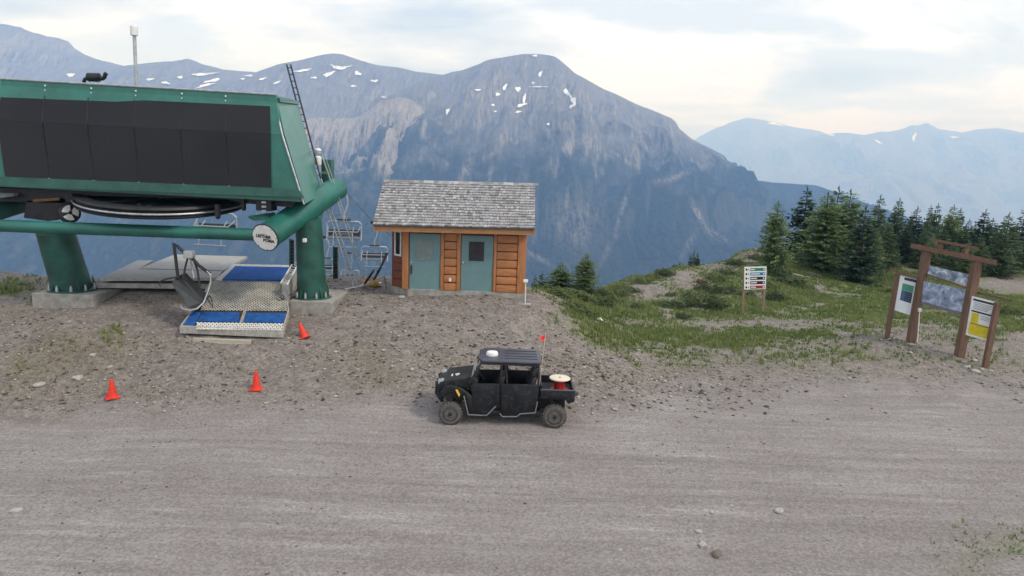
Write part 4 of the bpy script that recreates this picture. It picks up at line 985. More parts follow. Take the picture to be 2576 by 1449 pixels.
# ------------------------------------------------------------------ tools left of the hut
def tube_thing(name, label, cat, pts, r, mt_, n=8):
    m_ = MB(); m_.tube(pts, r, n); return tag(part(name, m_, mt_, None, True), label, cat)
tube_thing('plastic_pole', 'long black pole leaning on the hut nearest its corner', 'pole', [hit(936, 712), Q(958, 672, 26.3), Q(974, 636, 26.5)], .05, M_black)
tube_thing('plastic_pole', 'shorter black pole leaning left beside the yellow tool bag', 'pole', [hit(916, 716), Q(940, 680, 26.2)], .05, M_black)
tube_thing('shovel_handle', 'grey pole lying slanted towards the hut wall over the yellow bag', 'pole', [hit(905, 724), Q(968, 694, 26.4)], .025, M_galv)
tube_thing('broom_handle', 'pale pole lying on the dirt left of the yellow bag', 'pole', [hit(868, 729) + (0, 0, .03), hit(905, 722) + (0, 0, .03), hit(920, 718) + (0, 0, .12)], .025, M_white)
tube_thing('rake_handle', 'thin brown stake leaning against the hut foundation', 'stake', [hit(972, 722), Q(966, 690, 26.4)], .02, M_galv)
c = hit(934, 717); bag = MB()
for k in range(5):
    pass
bag.lathe([(.05, -.03), (.24, 0), (.27, .08), (.22, .16), (.12, .2), (.03, .21)], (c[0], c[1], c[2] - .02), 14)
bag.v = [(v[0] + (v[0] - c[0]) * .5, v[1], v[2] + .05 * math.sin(v[0] * 17) * (v[2] > c[2])) for v in bag.v]
Tb = thing('tool_bag', 'small yellow tool bag on the dirt left of the hut', 'bag', c); part('bag', bag, mat('yellow_canvas', (.55, .30, .06), .8, .2, 8, bump=.3), Tb, True)
s = MB(); s.tube([c + (-.22, 0, .1), c + (-.2, 0, .27), c + (0, 0, .33), c + (.2, 0, .27), c + (.22, 0, .1)], .018, 6); part('strap', s, M_black, Tb, True)
s = MB(); s.rbox(c[0] + .16, c[0] + .42, c[1] - .05, c[1] + .16, c[2] + .0, c[2] + .12, .03); tag(part('white_jug', s, M_white, None, True), 'small white container next to the yellow tool bag', 'container')
cb = MB(); pts = [hit(700, 748), hit(690, 760) + (0, 0, .0)]
hp_ = [Q(735, 738, 24.3), Q(722, 746, 24.3), Q(712, 752, 24.2), Q(704, 748, 24.2), Q(710, 742, 24.2), Q(718, 750, 24.2), Q(704, 757, 24.1), Q(694, 750, 24.0)]
cb.tube(hp_, .016, 6); tag(part('cable', cb, M_black, None, True), 'loose black cable hanging from the footing onto the ramp', 'cable')

# ------------------------------------------------------------------ traffic cones
M_cone = mat('orange_cone', (.74, .05, .028), .6, .16, 9, spec=.3)
def cone(px, py, label, tilt=None):
    c = hit(px, py)
    T = thing('traffic_cone', label, 'traffic cone', (c[0], c[1], hz(c[0], c[1]) - .01), 'orange traffic cones', local=True, rotz=rnd.uniform(0, 1))
    if tilt: T.rotation_euler = tilt
    b = MB(); b.rbox(-.19, .19, -.19, .19, 0, .035, .012); part('base', b, M_cone, T)
    b = MB(); b.lathe([(.145, .034), (.135, .06), (.11, .2), (.085, .34), (.06, .48), (.045, .56), (.03, .57)], (0, 0, 0), 20); part('body', b, M_cone, T, True)
cone(283, 1000, 'orange cone farthest from the ramp, upright on the dirt'); cone(645, 979, 'orange cone standing upright below the ramp'); cone(768, 851, 'orange cone leaning over beside the ramp corner', (-.35, -.32, .4))

# ------------------------------------------------------------------ trail sign
def build_trail_sign():
    Y = 36.0; b0 = Q(1871, 790, Y)
    T = thing('trail_sign', 'white trail sign on two posts with five coloured bars', 'sign', (b0[0], Y, hz(b0[0], Y)))
    cn = [Q(1872, 728.5, Y), Q(1926, 727, Y), Q(1928.5, 670.5, Y), Q(1873, 671.5, Y)]
    p = MB(); p.prism(cn, (0, .05, 0)); P = part('panel', p, M_white, T)
    M_brown = mat('sign_post', (.27, .19, .13), .8, .2, 5)
    for (a, b_, w) in (((1871, 729), (1869.5, 792), .055), ((1923.5, 727), (1918.5, 794), .06)):
        s = MB(); q0, q1 = Q(*b_, Y + .09), Q(*a, Y + .09); q1 = q1 + (q1 - q0) * .7; s.hexa([q0 + (-w, -.035, -.2), q0 + (w, -.035, -.2), q0 + (w, .05, -.2), q0 + (-w, .05, -.2), q1 + (-w, -.035, 0), q1 + (w, -.035, 0), q1 + (w, .05, 0), q1 + (-w, .05, 0)]); part('post', s, M_brown, T)
    def pr(u0, u1, v0, v1, mt_, nm, pro=.004):
        s = MB(); s.prism([bil(cn, u0, v0), bil(cn, u1, v0), bil(cn, u1, v1), bil(cn, u0, v1)], (0, -pro, 0)); part(nm, s, mt_, P)
    cols = [(.02, .20, .13), (.015, .16, .36), (.008, .008, .012), (.008, .008, .012), (.32, .02, .05)]
    for i, c in enumerate(cols):
        v1 = .945 - i * .195; v0 = v1 - .135
        pr(.27, .95, v0, v1, mat('sign_bar', c, .4, .05), 'trail_bar')
        pr(.30, (.46, .70, .58, .58, .54)[i], v0 + .045, v1 - .045, M_white, 'name_print', .007)
        pr(.86, .91, v0 + .035, v1 - .035, M_white, 'symbol_print', .007)
        # arrow and symbol
        s = MB(); cu, cv = .10, (v0 + v1) / 2
        s.prism([bil(cn, cu - .055, cv), bil(cn, cu - .005, cv - .065), bil(cn, cu + .045, cv), bil(cn, cu - .005, cv + .065)], (0, -.005, 0)); part('arrow_print', s, M_letter, P)
        pr(.17, .22, cv - .03, cv + .03, mat('print_grey', (.25, .25, .27), .5, .1), 'symbol_print', .005)
build_trail_sign()

# ------------------------------------------------------------------ map kiosk
def build_kiosk():
    M_k = mat('kiosk_timber', (.175, .10, .066), .8, .22, 3.5, bump=.2, stretch=(5, 5, .7), col2=(.10, .06, .042))
    z7 = lambda x, y: (2146.6 + x * .2685, 576.9 + y * .2685)
    YL, YA, YB_, YR = 28.2, 27.8, 26.5, 25.6
    def K(x, y, Y): return Q(*z7(x, y), Y)
    g = K(760, 1130, 27.2); T = thing('map_kiosk', 'brown timber trail map kiosk with panels leaning at the roadside', 'kiosk', (g[0], g[1], hz(g[0], g[1])))
    def post(a, b_, Y, w, nm='post'):
        q0, q1 = K(*a, Y), K(*b_, Y); q0 = q0 - (q1 - q0) * .06; s = MB()
        s.hexa([q0 + (-w, -w, 0), q0 + (w, -w, 0), q0 + (w, w, 0), q0 + (-w, w, 0), q1 + (-w, -w, 0), q1 + (w, -w, 0), q1 + (w, w, 0), q1 + (-w, w, 0)]); part(nm, s, M_k, T)
    post((535, 1065), (692, 190), YA, .135); post((992, 1190), (1160, 300), YB_, .14); post((315, 1005), (415, 420), YL, .075); post((1232, 1300), (1352, 685), YR, .085)
    def beam(a, Ya, b_, Yb, hgt, dep, nm):
        p, q = K(*a, Ya), K(*b_, Yb); s = MB(); d = np.array([0, dep, 0]); hv = np.array([0, 0, hgt])
        s.hexa([p - d - hv, q - d - hv, q + d - hv, p + d - hv, p - d, q - d, q + d, p + d]); part(nm, s, M_k, T)
    beam((562, 133), YA + .3, (1322, 285), YB_ - .4, .20, .17, 'main_beam'); beam((738, 85), YA - .2, (1158, 165), YB_ + .2, .11, .14, 'top_beam')
    for x, y, Y in ((820, 110, 27.45), (1060, 160, 26.85)):
        p = K(x, y, Y); s = MB(); s.box(p[0] - .08, p[0] + .08, Y - .1, Y + .1, p[2] - .32, p[2] - .09); part('spacer_block', s, M_k, T)
    beam((360, 372), YL + .15, (640, 455), YA + .05, .09, .14, 'side_beam'); beam((1175, 585), YB_ - .05, (1465, 655), YR - .2, .09, .14, 'side_beam')
    def panel(cz, Ys, nm, mt_):
        cn = [K(x, y, Y) for (x, y), Y in zip(cz, Ys)]; s = MB(); s.prism(cn, (0, .05, 0)); o = part(nm, s, mt_, T); return cn, o
    M_lam = mat('laminate', (.72, .74, .76), .35, .05, 4)
    def pr(cn, o, u0, u1, v0, v1, col, nm, pro=.005):
        s = MB(); s.prism([bil(cn, u0, v0), bil(cn, u1, v0), bil(cn, u1, v1), bil(cn, u0, v1)], (0, -pro, 0)); part(nm, s, mat('print', col, .45, .12, 5), o)
    cn, o = panel([(385, 755), (548, 812), (612, 470), (440, 430)], (28.15, 27.95, 27.95, 28.15), 'notice_board', M_lam)
    pr(cn, o, .25, .98, .90, .975, (.02, .025, .06), 'heading_print'); pr(cn, o, .2, .82, .62, .80, (.05, .26, .16), 'green_print'); pr(cn, o, .2, .82, .32, .615, (.06, .13, .22), 'blue_print')
    for k in range(5): pr(cn, o, .42, .80, .335 + k * .055, .365 + k * .055, (.012, .012, .02), 'line_print', .009)
    cn, o = panel([(1058, 990), (1262, 1050), (1336, 680), (1118, 625)], (26.25, 25.85, 25.85, 26.25), 'notice_board', M_lam)
    pr(cn, o, .05, .95, .90, .95, (.012, .012, .016), 'heading_print'); pr(cn, o, .05, .95, .62, .66, (.012, .012, .016), 'heading_print')
    pr(cn, o, .05, .95, .05, .36, (.62, .50, .012), 'yellow_print'); pr(cn, o, .08, .40, .365, .60, (.62, .50, .012), 'yellow_print'); pr(cn, o, .1, .9, .32, .335, (.05, .05, .03), 'line_print', .009)
    for k in range(5): pr(cn, o, .10, .70 + .2 * rnd.random(), .70 + k * .038, .715 + k * .038, (.25, .25, .27), 'text_print')
    for k in range(3): pr(cn, o, .5, .9, .48 + k * .04, .495 + k * .04, (.3, .3, .3), 'text_print')
    # panoramic map, procedural snow and ridge pattern
    def mapmat(nm, c):
        m, t, b = mat_base(nm); L = t.links; tcn = N(t, 'ShaderNodeTexCoord')
        n = N(t, 'ShaderNodeTexNoise', ins={'Scale': 3.4, 'Detail': 8.0, 'Roughness': .62, 'Distortion': .8}); L.new(tcn.outputs['Object'], n.inputs['Vector'])
        r = N(t, 'ShaderNodeValToRGB'); L.new(n.outputs[0], r.inputs[0]); e = r.color_ramp.elements
        e[0].position, e[0].color = .34, (*c[0], 1); e[1].position, e[1].color = .68, (*c[2], 1); k = e.new(.5); k.color = (*c[1], 1)
        L.new(r.outputs[0], b.inputs['Base Color']); b.inputs['Roughness'].default_value = .4; return m
    cn, o = panel([(640, 700), (1035, 812), (1068, 570), (660, 485)], (27.65, 26.65, 26.65, 27.65), 'map_board', mapmat('map_slopes', ((.10, .13, .21), (.26, .32, .45), (.60, .64, .72))))
    pr(cn, o, 0, 1, 0, .12, (.17, .14, .19), 'footer_print')
    cn, o = panel([(695, 425), (1075, 525), (1092, 425), (714, 340)], (27.65, 26.65, 26.65, 27.65), 'map_board', mapmat('map_peaks', ((.04, .05, .08), (.26, .32, .42), (.68, .72, .78))))
    beam((690, 415), YA - .2, (1075, 545), YB_ + .1, .06, .05, 'rail')
    c0, c1 = K(600, 1060, 27.6), K(622, 760, 27.6); s = MB(); s.tube([c0, c1], .02, 8); part('conduit', s, M_white, T, True)
    s = MB(); s.rbox(c1[0] - .06, c1[0] + .06, c1[1] - .06, c1[1] + .06, c1[2] - .06, c1[2] + .1, .03); part('conduit_cap', s, M_white, T, True)
build_kiosk()
# ------------------------------------------------------------------ utility vehicle
def build_utv():
    YN, YFa = 18.0, 19.5
    xf, xr = Q(1133, 1040, 18.05)[0], Q(1395, 1048, 18.05)[0]
    gx_, gy_ = (xf + xr) / 2, (YN + YFa) / 2
    T = thing('utility_vehicle', 'black four door utility side by side vehicle with roof and cargo bed', 'utility vehicle', (gx_, gy_, hz(gx_, gy_)))
    M_b = mat('black_body', (.013, .0145, .019), .48, .3, 2.5, bump=.02, spec=.3); M_mat = mat('matte_black', (.018, .018, .02), .75, .25, 4)
    for mm in (M_b,):
        t = mm.node_tree; L = t.links; bs = t.nodes['Principled BSDF']; src = bs.inputs['Base Color'].links[0].from_socket
        tcd = N(t, 'ShaderNodeTexCoord'); nd = N(t, 'ShaderNodeTexNoise', ins={'Scale': 7.0, 'Detail': 8.0, 'Roughness': .7}); L.new(tcd.outputs['Object'], nd.inputs['Vector'])
        rd = N(t, 'ShaderNodeMapRange', ins={1: .5, 2: .8, 3: 0.0, 4: .5}); L.new(nd.outputs[0], rd.inputs[0])
        xd = N(t, 'ShaderNodeMix', data_type='RGBA'); L.new(rd.outputs[0], xd.inputs[0]); L.new(src, xd.inputs[6]); xd.inputs[7].default_value = (.12, .108, .098, 1); L.new(xd.outputs[2], bs.inputs['Base Color'])
    M_roof = mat('roof_plastic', (.055, .058, .080), .4, .2, 3)  # lilac-blue sheen of the roof is put into this base colour
    M_dust = mat('dusty_tyre', (.115, .108, .10), .9, .25, 9, bump=.3); M_rim = mat('black_rim', (.02, .02, .024), .4, .2)
    M_tube = mat('cage_tube', (.022, .022, .026), .45, .2)
    n_ = lambda px, py, Y=YN: Q(px, py, Y)
    xz = lambda px, py, Y=YN: (Q(px, py, Y)[0], Q(px, py, Y)[2])
    def side(pts, y0, y1, Y=YN):   # side outline read on the near side, extruded across
        s = MB(); s.prism([(xz(a, b_, Y)[0], y0, xz(a, b_, Y)[1]) for a, b_ in pts], (0, y1 - y0, 0)); return s
    def bev(o, w=.025, seg=2):
        md = o.modifiers.new('bevel', 'BEVEL'); md.width = w; md.segments = seg; md.limit_method = 'ANGLE'; md.angle_limit = math.radians(35)
        o.data.polygons.foreach_set('use_smooth', [True] * len(o.data.polygons)); return o
    # nose and bonnet
    bev(part('bonnet', side([(1101, 988), (1099, 976), (1106, 966), (1124, 959), (1186, 951), (1190, 978), (1172, 983), (1160, 978), (1130, 976), (1112, 984)], YN + .12, YFa - .12), M_b, T), .05, 3)
    bev(part('grille', side([(1098, 1006), (1095, 972), (1100, 966), (1112, 972), (1116, 1000), (1112, 1018), (1106, 1018)], YN + .2, YFa - .2), M_mat, T), .03)
    for y in (YN + .02, YFa - .36):
        bev(part('fender', side([(1104, 1003), (1108, 986), (1118, 972), (1136, 969), (1160, 977), (1178, 990), (1188, 1000), (1186, 1040), (1178, 1040), (1171, 1012), (1160, 998), (1145, 991), (1126, 992), (1112, 1003)], y, y + .34), M_b, T), .03)
    for y in (YN + .18, YFa - .42):
        p = xz(1105, 964); s = MB(); s.rbox(p[0] - .06, p[0] + .10, y, y + .24, p[1] - .09, p[1] + .03, .03); part('headlight', s, M_galv, T)
    s = MB(); p0, p1 = n_(1146, 983, YN - .01), n_(1155, 995, YN - .01); d = (p1 - p0); s.prism([p0 + (0, 0, .03), p0 + (.05, 0, .045), p1 + (.03, 0, .03), p1 + (0, 0, -.03)], (0, -.035, 0)); part('side_marker', s, mat('amber_yellow', (.85, .50, .04), .4, .08), T)
    # front bumper bars
    for y in (YN + .35, YFa - .35):
        s = MB(); s.tube([(xz(1112, 1020)[0], y, xz(1112, 1020)[1]), (xz(1093, 1000)[0], y, xz(1093, 1000)[1]), (xz(1094, 972)[0], y, xz(1094, 972)[1]), (xz(1106, 962)[0], y, xz(1106, 962)[1])], .03, 8); part('bumper_bar', s, M_tube, T, True)
    s = MB(); s.tube([(xz(1093, 992)[0], YN + .35, xz(1093, 992)[1]), (xz(1093, 992)[0], YFa - .35, xz(1093, 992)[1])], .028, 8); part('bumper_bar', s, M_tube, T, True)
    # number on the bonnet
    me = text_mesh('19', .30, M_white, .002, 0, .004); o = link('lettering', me, T)
    c = np.array([xz(1140, 950)[0], YN + .52, 0]); c[2] = max(xz(1122, 950)[1], xz(1184, 955)[1]) + .005
    zA, zB = xz(1124, 959), xz(1186, 951); sl = math.atan2(zB[1] - zA[1], zB[0] - zA[0]); c[2] = zA[1] + (c[0] - zA[0]) * math.tan(sl) + .006
    o.rotation_euler = (0, -sl, 0); o.location = tuple(c - np.array(ORG[T.name]))
    # floor, doors, sills
    z0 = xz(1260, 1044)[1]; zs = xz(1260, 968)[1]; xd0, xm, xd1 = xz(1186, 1000)[0], xz(1260, 1000)[0], xz(1352, 1000)[0]
    s = MB(); s.box(xd0 - .05, xz(1362, 1000)[0], YN + .1, YFa - .1, z0, z0 + .09); part('floor', s, M_mat, T)
    s = MB(); s.box(xd0 + .25, xd1 - .1, YN + .35, YFa - .35, z0 - .1, z0 - .002); part('belly_pan', s, M_mat, T)
    for y in (YN + .03, YFa - .09):
        bev(part('door', side([(1188, 1000), (1183, 972), (1196, 966), (1256, 967), (1257, 1022), (1246, 1022), (1224, 1043), (1181, 1041)], y, y + .06), M_b, T), .02)
        bev(part('door', side([(1261, 967), (1352, 969), (1357, 985), (1350, 1010), (1345, 1036), (1308, 1040), (1300, 1046), (1266, 1046), (1261, 1038)], y, y + .06), M_b, T), .02)
    for pts in ([(1167, 996), (1178, 1043), (1224, 1045), (1247, 1022)], [(1257, 1040), (1264, 1048), (1300, 1048), (1308, 1041), (1346, 1038), (1352, 1010)]):
        for y in (YN - .01, YFa + .01):
            s = MB(); s.tube([(xz(a, b_)[0], y, xz(a, b_)[1]) for a, b_ in pts], .018, 8); part('step_rail', s, mat('grey_step', (.20, .20, .21), .5, .2), T, True)
    # dashboard, steering wheel, seats
    bev(part('dashboard', side([(1180, 985), (1178, 956), (1192, 953), (1202, 962), (1198, 990)], YN + .14, YFa - .14), M_mat, T), .03)
    c = Vector((xz(1210, 955)[0], YN + .5, xz(1210, 955)[1])); s = MB(); ax = Vector((1, 0, .55)).normalized(); q = Vector((0, 0, 1)).rotation_difference(ax)
    s.tube([(c + q @ Vector((.17 * math.cos(k * math.pi / 10), .17 * math.sin(k * math.pi / 10), 0)))[:] for k in range(21)], .018, 6, False); s.tube([c[:], (c - ax * .3)[:]], .02, 6); part('steering_wheel', s, M_mat, T, True)
    M_seat = mat('seat_black', (.03, .03, .035), .6, .2, 5)
    for a, b_ in ((1218, 1268), (1300, 1348)):
        xa, xb = xz(a, 980)[0], xz(b_, 980)[0]
        s = MB(); s.rbox(xa, xb - .1, YN + .16, YFa - .16, z0 + .09, z0 + .5, .06); part('seat_base', s, M_seat, T, True)
        for y in (YN + .17, YN + .67, YN + 1.02):
            s = MB(); w = .45 if y < 18.3 else .3; s.hexa([(xb - .22, y, z0 + .5), (xb - .06, y, z0 + .5), (xb - .06, y + w, z0 + .5), (xb - .22, y + w, z0 + .5), (xb - .10, y + .03, z0 + 1.05), (xb + .02, y + .03, z0 + 1.05), (xb + .02, y + w - .03, z0 + 1.05), (xb - .10, y + w - .03, z0 + 1.05)]); bev(part('seat_back', s, M_seat, T), .04, 3)
    # cage
    zr = xz(1280, 917, YN + .1)[1]
    for y in (YN + .1, YFa - .1):
        P = lambda a, b_: (xz(a, b_)[0], y, xz(a, b_)[1])
        xA, xB2, xC = xz(1209, 917)[0], xz(1262, 917)[0], xz(1356, 917)[0]
        for pts in ([P(1180, 966), (xA, y, zr), (xA + .08, y, zr + .03)], [(xz(1260, 968)[0], y, zs), (xB2, y, zr)], [(xz(1354, 975)[0], y, xz(1354, 975)[1] - .1), (xC, y, zr)], [(xA, y, zr), (xC, y, zr)], [(xz(1276, 968)[0], y, zs), (xz(1272, 917)[0], y, zr)]):
            s = MB(); s.tube(pts, .028, 8); part('cage_tube', s, M_tube, T, True)
    for px in (1209, 1262, 1356):
        x = xz(px, 917)[0]; s = MB(); s.tube([(x, YN + .1, zr), (x, YFa - .1, zr)], .028, 8); part('cage_tube', s, M_tube, T, True)
    # head rests, belts, mirrors, rear grab bar
    for xh in (xz(1268, 960)[0], xz(1348, 960)[0]):
        for y in (YN + .32, YN + .72, YN + 1.12):
            s = MB(); s.rbox(xh - .09, xh + .02, y - .11, y + .11, z0 + 1.06, z0 + 1.24, .03); part('head_rest', s, M_seat, T, True)
            s = MB(); s.tube([(xh - .02, y + .14, zr - .08), (xh - .16, y, z0 + .9), (xh - .28, y - .12, z0 + .52)], .014, 6); part('belt', s, M_mat, T)
    for y, sg in ((YN + .06, -1), (YFa - .06, 1)):
        pm = xz(1196, 940); s = MB(); s.rbox(pm[0] - .04, pm[0] + .03, y + sg * .05 - .07, y + sg * .05 + .07, pm[1] - .06, pm[1] + .08, .02); part('mirror', s, M_mat, T, True)
    xg = xz(1356, 940)[0]
    for zz_ in (zr - .22, zr - .45):
        s = MB(); s.tube([(xg, YN + .1, zz_), (xg, YFa - .1, zz_)], .02, 8); part('rear_bar', s, M_tube, T, True)
    # half windscreen
    M_ws = mat('clear_screen', (.62, .64, .68), .25, .12, 6); M_ws.node_tree.nodes['Principled BSDF'].inputs['Alpha'].default_value = .72
    pa, pb = xz(1180, 962), xz(1196, 935); s = MB(); s.prism([(pa[0], YN + .16, pa[1]), (pa[0], YFa - .16, pa[1]), (pb[0], YFa - .2, pb[1]), (pb[0], YN + .2, pb[1])], (-.012, 0, .006)); part('windscreen', s, M_ws, T)
    # roof with ribs
    x0, x1 = xz(1203, 915)[0], xz(1362, 915)[0]; zc = zr + .035
    bm = MB(); bm.prism([(x0 + .12, YN + .04, zc), (x1, YN + .04, zc), (x1 + .02, YN + .2, zc), (x1 + .02, YFa - .2, zc), (x1, YFa - .04, zc), (x0 + .12, YFa - .04, zc), (x0 - .02, YFa - .3, zc), (x0 - .02, YN + .3, zc)], (0, 0, .075)); R_ = part('roof', bm, M_roof, T); bev(R_, .035, 3)
    for y in (YN + .32, YN + .58, YN + .86, YN + 1.14):
        s = MB(); s.rbox(x0 + .72, x1 - .1, y, y + .10, zc + .07, zc + .095, .012); part('roof_rib', s, M_roof, R_)
    s = MB(); s.rbox(x0 + .55, x0 + .6, YN + .1, YFa - .1, zc + .07, zc + .088, .008); part('roof_rib', s, M_roof, R_)
    c = (x0 + .36, YN + .62, zc + .076); s = MB(); s.lathe([(.17, 0), (.175, .05), (.15, .10), (.06, .12)], c, 18); part('beacon', s, M_white, R_, True)
    # cargo bed
    zt = xz(1400, 984)[1]; zbm = xz(1400, 1006)[1]; xb0, xb1 = xz(1360, 985)[0], xz(1447, 985)[0]
    for y in (YN + .02, YFa - .07):
        s = MB(); s.prism([(xb0, y, zt), (xb1, y, zt), (xb1, y, zbm - .04), (xb1 - .18, y, zbm - .12), (xb1 - .26, y, zbm), (xb0 + .25, y, zbm), (xb0, y, zbm + .02)], (0, .05, 0)); bev(part('bed_side', s, M_b, T), .015)
        s = MB(); s.rbox(xb0 - .01, xb1 + .02, y - .012, y + .062, zt - .005, zt + .025, .01); part('bed_rail', s, M_roof, T)
    s = MB(); s.box(xb1 - .05, xb1, YN + .072, YFa - .072, zbm - .04, zt + .01); part('tailgate', s, M_b, T)
    s = MB(); s.box(xb0, xb0 + .04, YN + .072, YFa - .072, zbm, zt + .12); part('bed_front', s, M_b, T)
    s = MB(); s.box(xb0 + .042, xb1 - .052, YN + .072, YFa - .072, zbm + .02, zbm + .05); part('bed_floor', s, mat('bed_liner', (.03, .03, .034), .7, .3, 5), T)
    s = MB(); s.box(xz(1352, 1010)[0], xz(1425, 1010)[0], YN + .45, YFa - .45, zbm - .42, zbm + .018); part('rear_frame', s, M_mat, T)
    for y in (YN + .25, YFa - .25):
        s = MB(); s.tube([(xr + .05, y, .3), (xr - .15, y, zbm + .02)], .05, 8); part('shock_absorber', s, M_tube, T)
    s = MB(); s.tube([(xr, YN + .2, .31), (xr, YFa - .2, .31)], .04, 8); part('axle', s, M_tube, T)
    s = MB(); s.tube([(xf, YN + .2, .31), (xf, YFa - .2, .31)], .04, 8); part('axle', s, M_tube, T)
    # wheels
    rw, ww = .325, .26
    zg = 0
    for x in (xf, xr):
        for y, sg in ((YN + .12, -1), (YFa - .12, 1)):
            gz = hz(x, y); c = (x, y, gz + rw - .01); s = MB()
            s.lathe([(.20, -ww / 2), (.27, -ww / 2 - .005), (rw - .03, -ww / 2 + .015), (rw - .008, -ww / 2 + .05), (rw - .008, ww / 2 - .05), (rw - .03, ww / 2 - .015), (.27, ww / 2 + .005), (.20, ww / 2)], c, 36, (0, 1, 0)); Wt = part('wheel', s, M_dust, T, True)
            for k in range(22):
                a = 2 * math.pi * k / 22; ca, sa = math.cos(a), math.sin(a); ta = np.array([-sa, 0, ca]); ra = np.array([ca, 0, sa]); cc = np.array(c)
                for h0, h1, off in ((-ww / 2 + .005, -.01, 0), (.01, ww / 2 - .005, .14)):
                    a2 = a + off; ra = np.array([math.cos(a2), 0, math.sin(a2)]); ta = np.array([-math.sin(a2), 0, math.cos(a2)])
                    b0 = cc + ra * (rw - .02); tr = MB(); w2 = .026
                    if k == 0 and h0 < -.02: tread = MB()
                    tread.hexa([b0 - ta * w2 + (0, h0, 0), b0 + ta * w2 + (0, h0, 0), b0 + ta * w2 + (0, h1, 0), b0 - ta * w2 + (0, h1, 0), b0 - ta * w2 * .8 + ra * .036 + (0, h0 + .01, 0), b0 + ta * w2 * .8 + ra * .036 + (0, h0 + .01, 0), b0 + ta * w2 * .8 + ra * .036 + (0, h1 - .01, 0), b0 - ta * w2 * .8 + ra * .036 + (0, h1 - .01, 0)])
            stuff(part('tread', tread, M_dust, Wt))
            s = MB(); s.lathe([(.20, 0), (.205, .02), (.19, .03), (.17, -.02), (.06, -.015), (.055, .03), (.03, .035)], (x, y + sg * (ww / 2 - .015), c[2]), 20, (0, sg, 0)); Rm = part('rim', s, M_rim, Wt, True)
            for k in range(6):
                a = math.pi / 3 * k; s = MB(); y2 = y + sg * (ww / 2 - .02)
                s.tube([(x + .05 * math.cos(a), y2, c[2] + .05 * math.sin(a)), (x + .18 * math.cos(a), y2, c[2] + .18 * math.sin(a))], .018, 6); part('spoke', s, M_rim, Rm)
    # whip with flag
    w0, w1 = Q(1357, 962, 18.25), Q(1372.5, 839, 18.25); s = MB(); s.tube([w0 - (0, 0, .1), w1], .009, 6); Wp = part('whip', s, mat('pale_fibreglass', (.62, .52, .40), .5, .1), T)
    s = MB(); s.prism([Q(1373, 841, 18.25), Q(1370, 857, 18.25), Q(1363, 858, 18.2), Q(1360, 851, 18.22), Q(1352, 858, 18.15), Q(1362, 846, 18.22)], (0, .006, 0)); part('flag', s, mat('red_flag', (.75, .03, .025), .6, .1), Wp)
    # cable spool in the bed
    c = np.array([xz(1408, 950, 18.75)[0], 18.72, zbm + .055]); S = thing('cable_spool', 'red cable spool with a cream top flange in the cargo bed', 'spool', c)
    s = MB(); s.lathe([(.27, 0), (.28, .015), (.27, .03)], c, 28); part('flange', s, mat('red_flange', (.42, .03, .02), .5, .15), S)
    s = MB(); s.lathe([(.15, .031), (.155, .15), (.15, .329)], c, 24); part('core', s, mat('red_cable', (.50, .02, .018), .5, .2, 12), S, True)
    s = MB(); s.lathe([(.29, .33), (.305, .345), (.305, .365), (.29, .38)], c, 32); tf_ = part('flange', s, mat('cream_flange', (.74, .64, .50), .5, .08), S, label='cream top flange')
    s = MB(); s.lathe([(.035, .381), (.03, .386)], c, 12); part('hole', s, M_letter, tf_)
    s = MB(); s.rbox(c[0] + .16, c[0] + .52, 18.28, 18.5, zbm + .055, zbm + .16, .03); tag(part('grey_case', s, mat('grey_case', (.09, .10, .10), .5, .15), None, True), 'small grey case lying in the cargo bed by the spool', 'case')
build_utv()
# ------------------------------------------------------------------ trees
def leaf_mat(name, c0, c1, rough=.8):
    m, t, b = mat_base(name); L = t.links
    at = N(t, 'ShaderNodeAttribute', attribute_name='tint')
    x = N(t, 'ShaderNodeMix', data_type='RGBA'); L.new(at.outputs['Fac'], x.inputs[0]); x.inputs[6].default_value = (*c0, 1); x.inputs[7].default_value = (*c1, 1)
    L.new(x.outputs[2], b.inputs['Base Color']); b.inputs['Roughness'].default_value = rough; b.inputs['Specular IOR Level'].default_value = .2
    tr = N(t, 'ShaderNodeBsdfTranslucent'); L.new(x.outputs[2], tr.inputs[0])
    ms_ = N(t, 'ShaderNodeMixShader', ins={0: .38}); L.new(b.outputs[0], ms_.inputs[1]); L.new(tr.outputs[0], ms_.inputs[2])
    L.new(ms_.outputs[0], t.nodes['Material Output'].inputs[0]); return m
M_fir = leaf_mat('fir_needles', (.026, .052, .038), (.084, .13, .078)); M_larch = leaf_mat('larch_needles', (.105, .165, .072), (.25, .32, .14))
M_mid = leaf_mat('spruce_needles', (.062, .104, .06), (.165, .225, .11))
M_bark = mat('bark', (.10, .075, .058), .9, .3, 6, bump=.4, bscale=30)
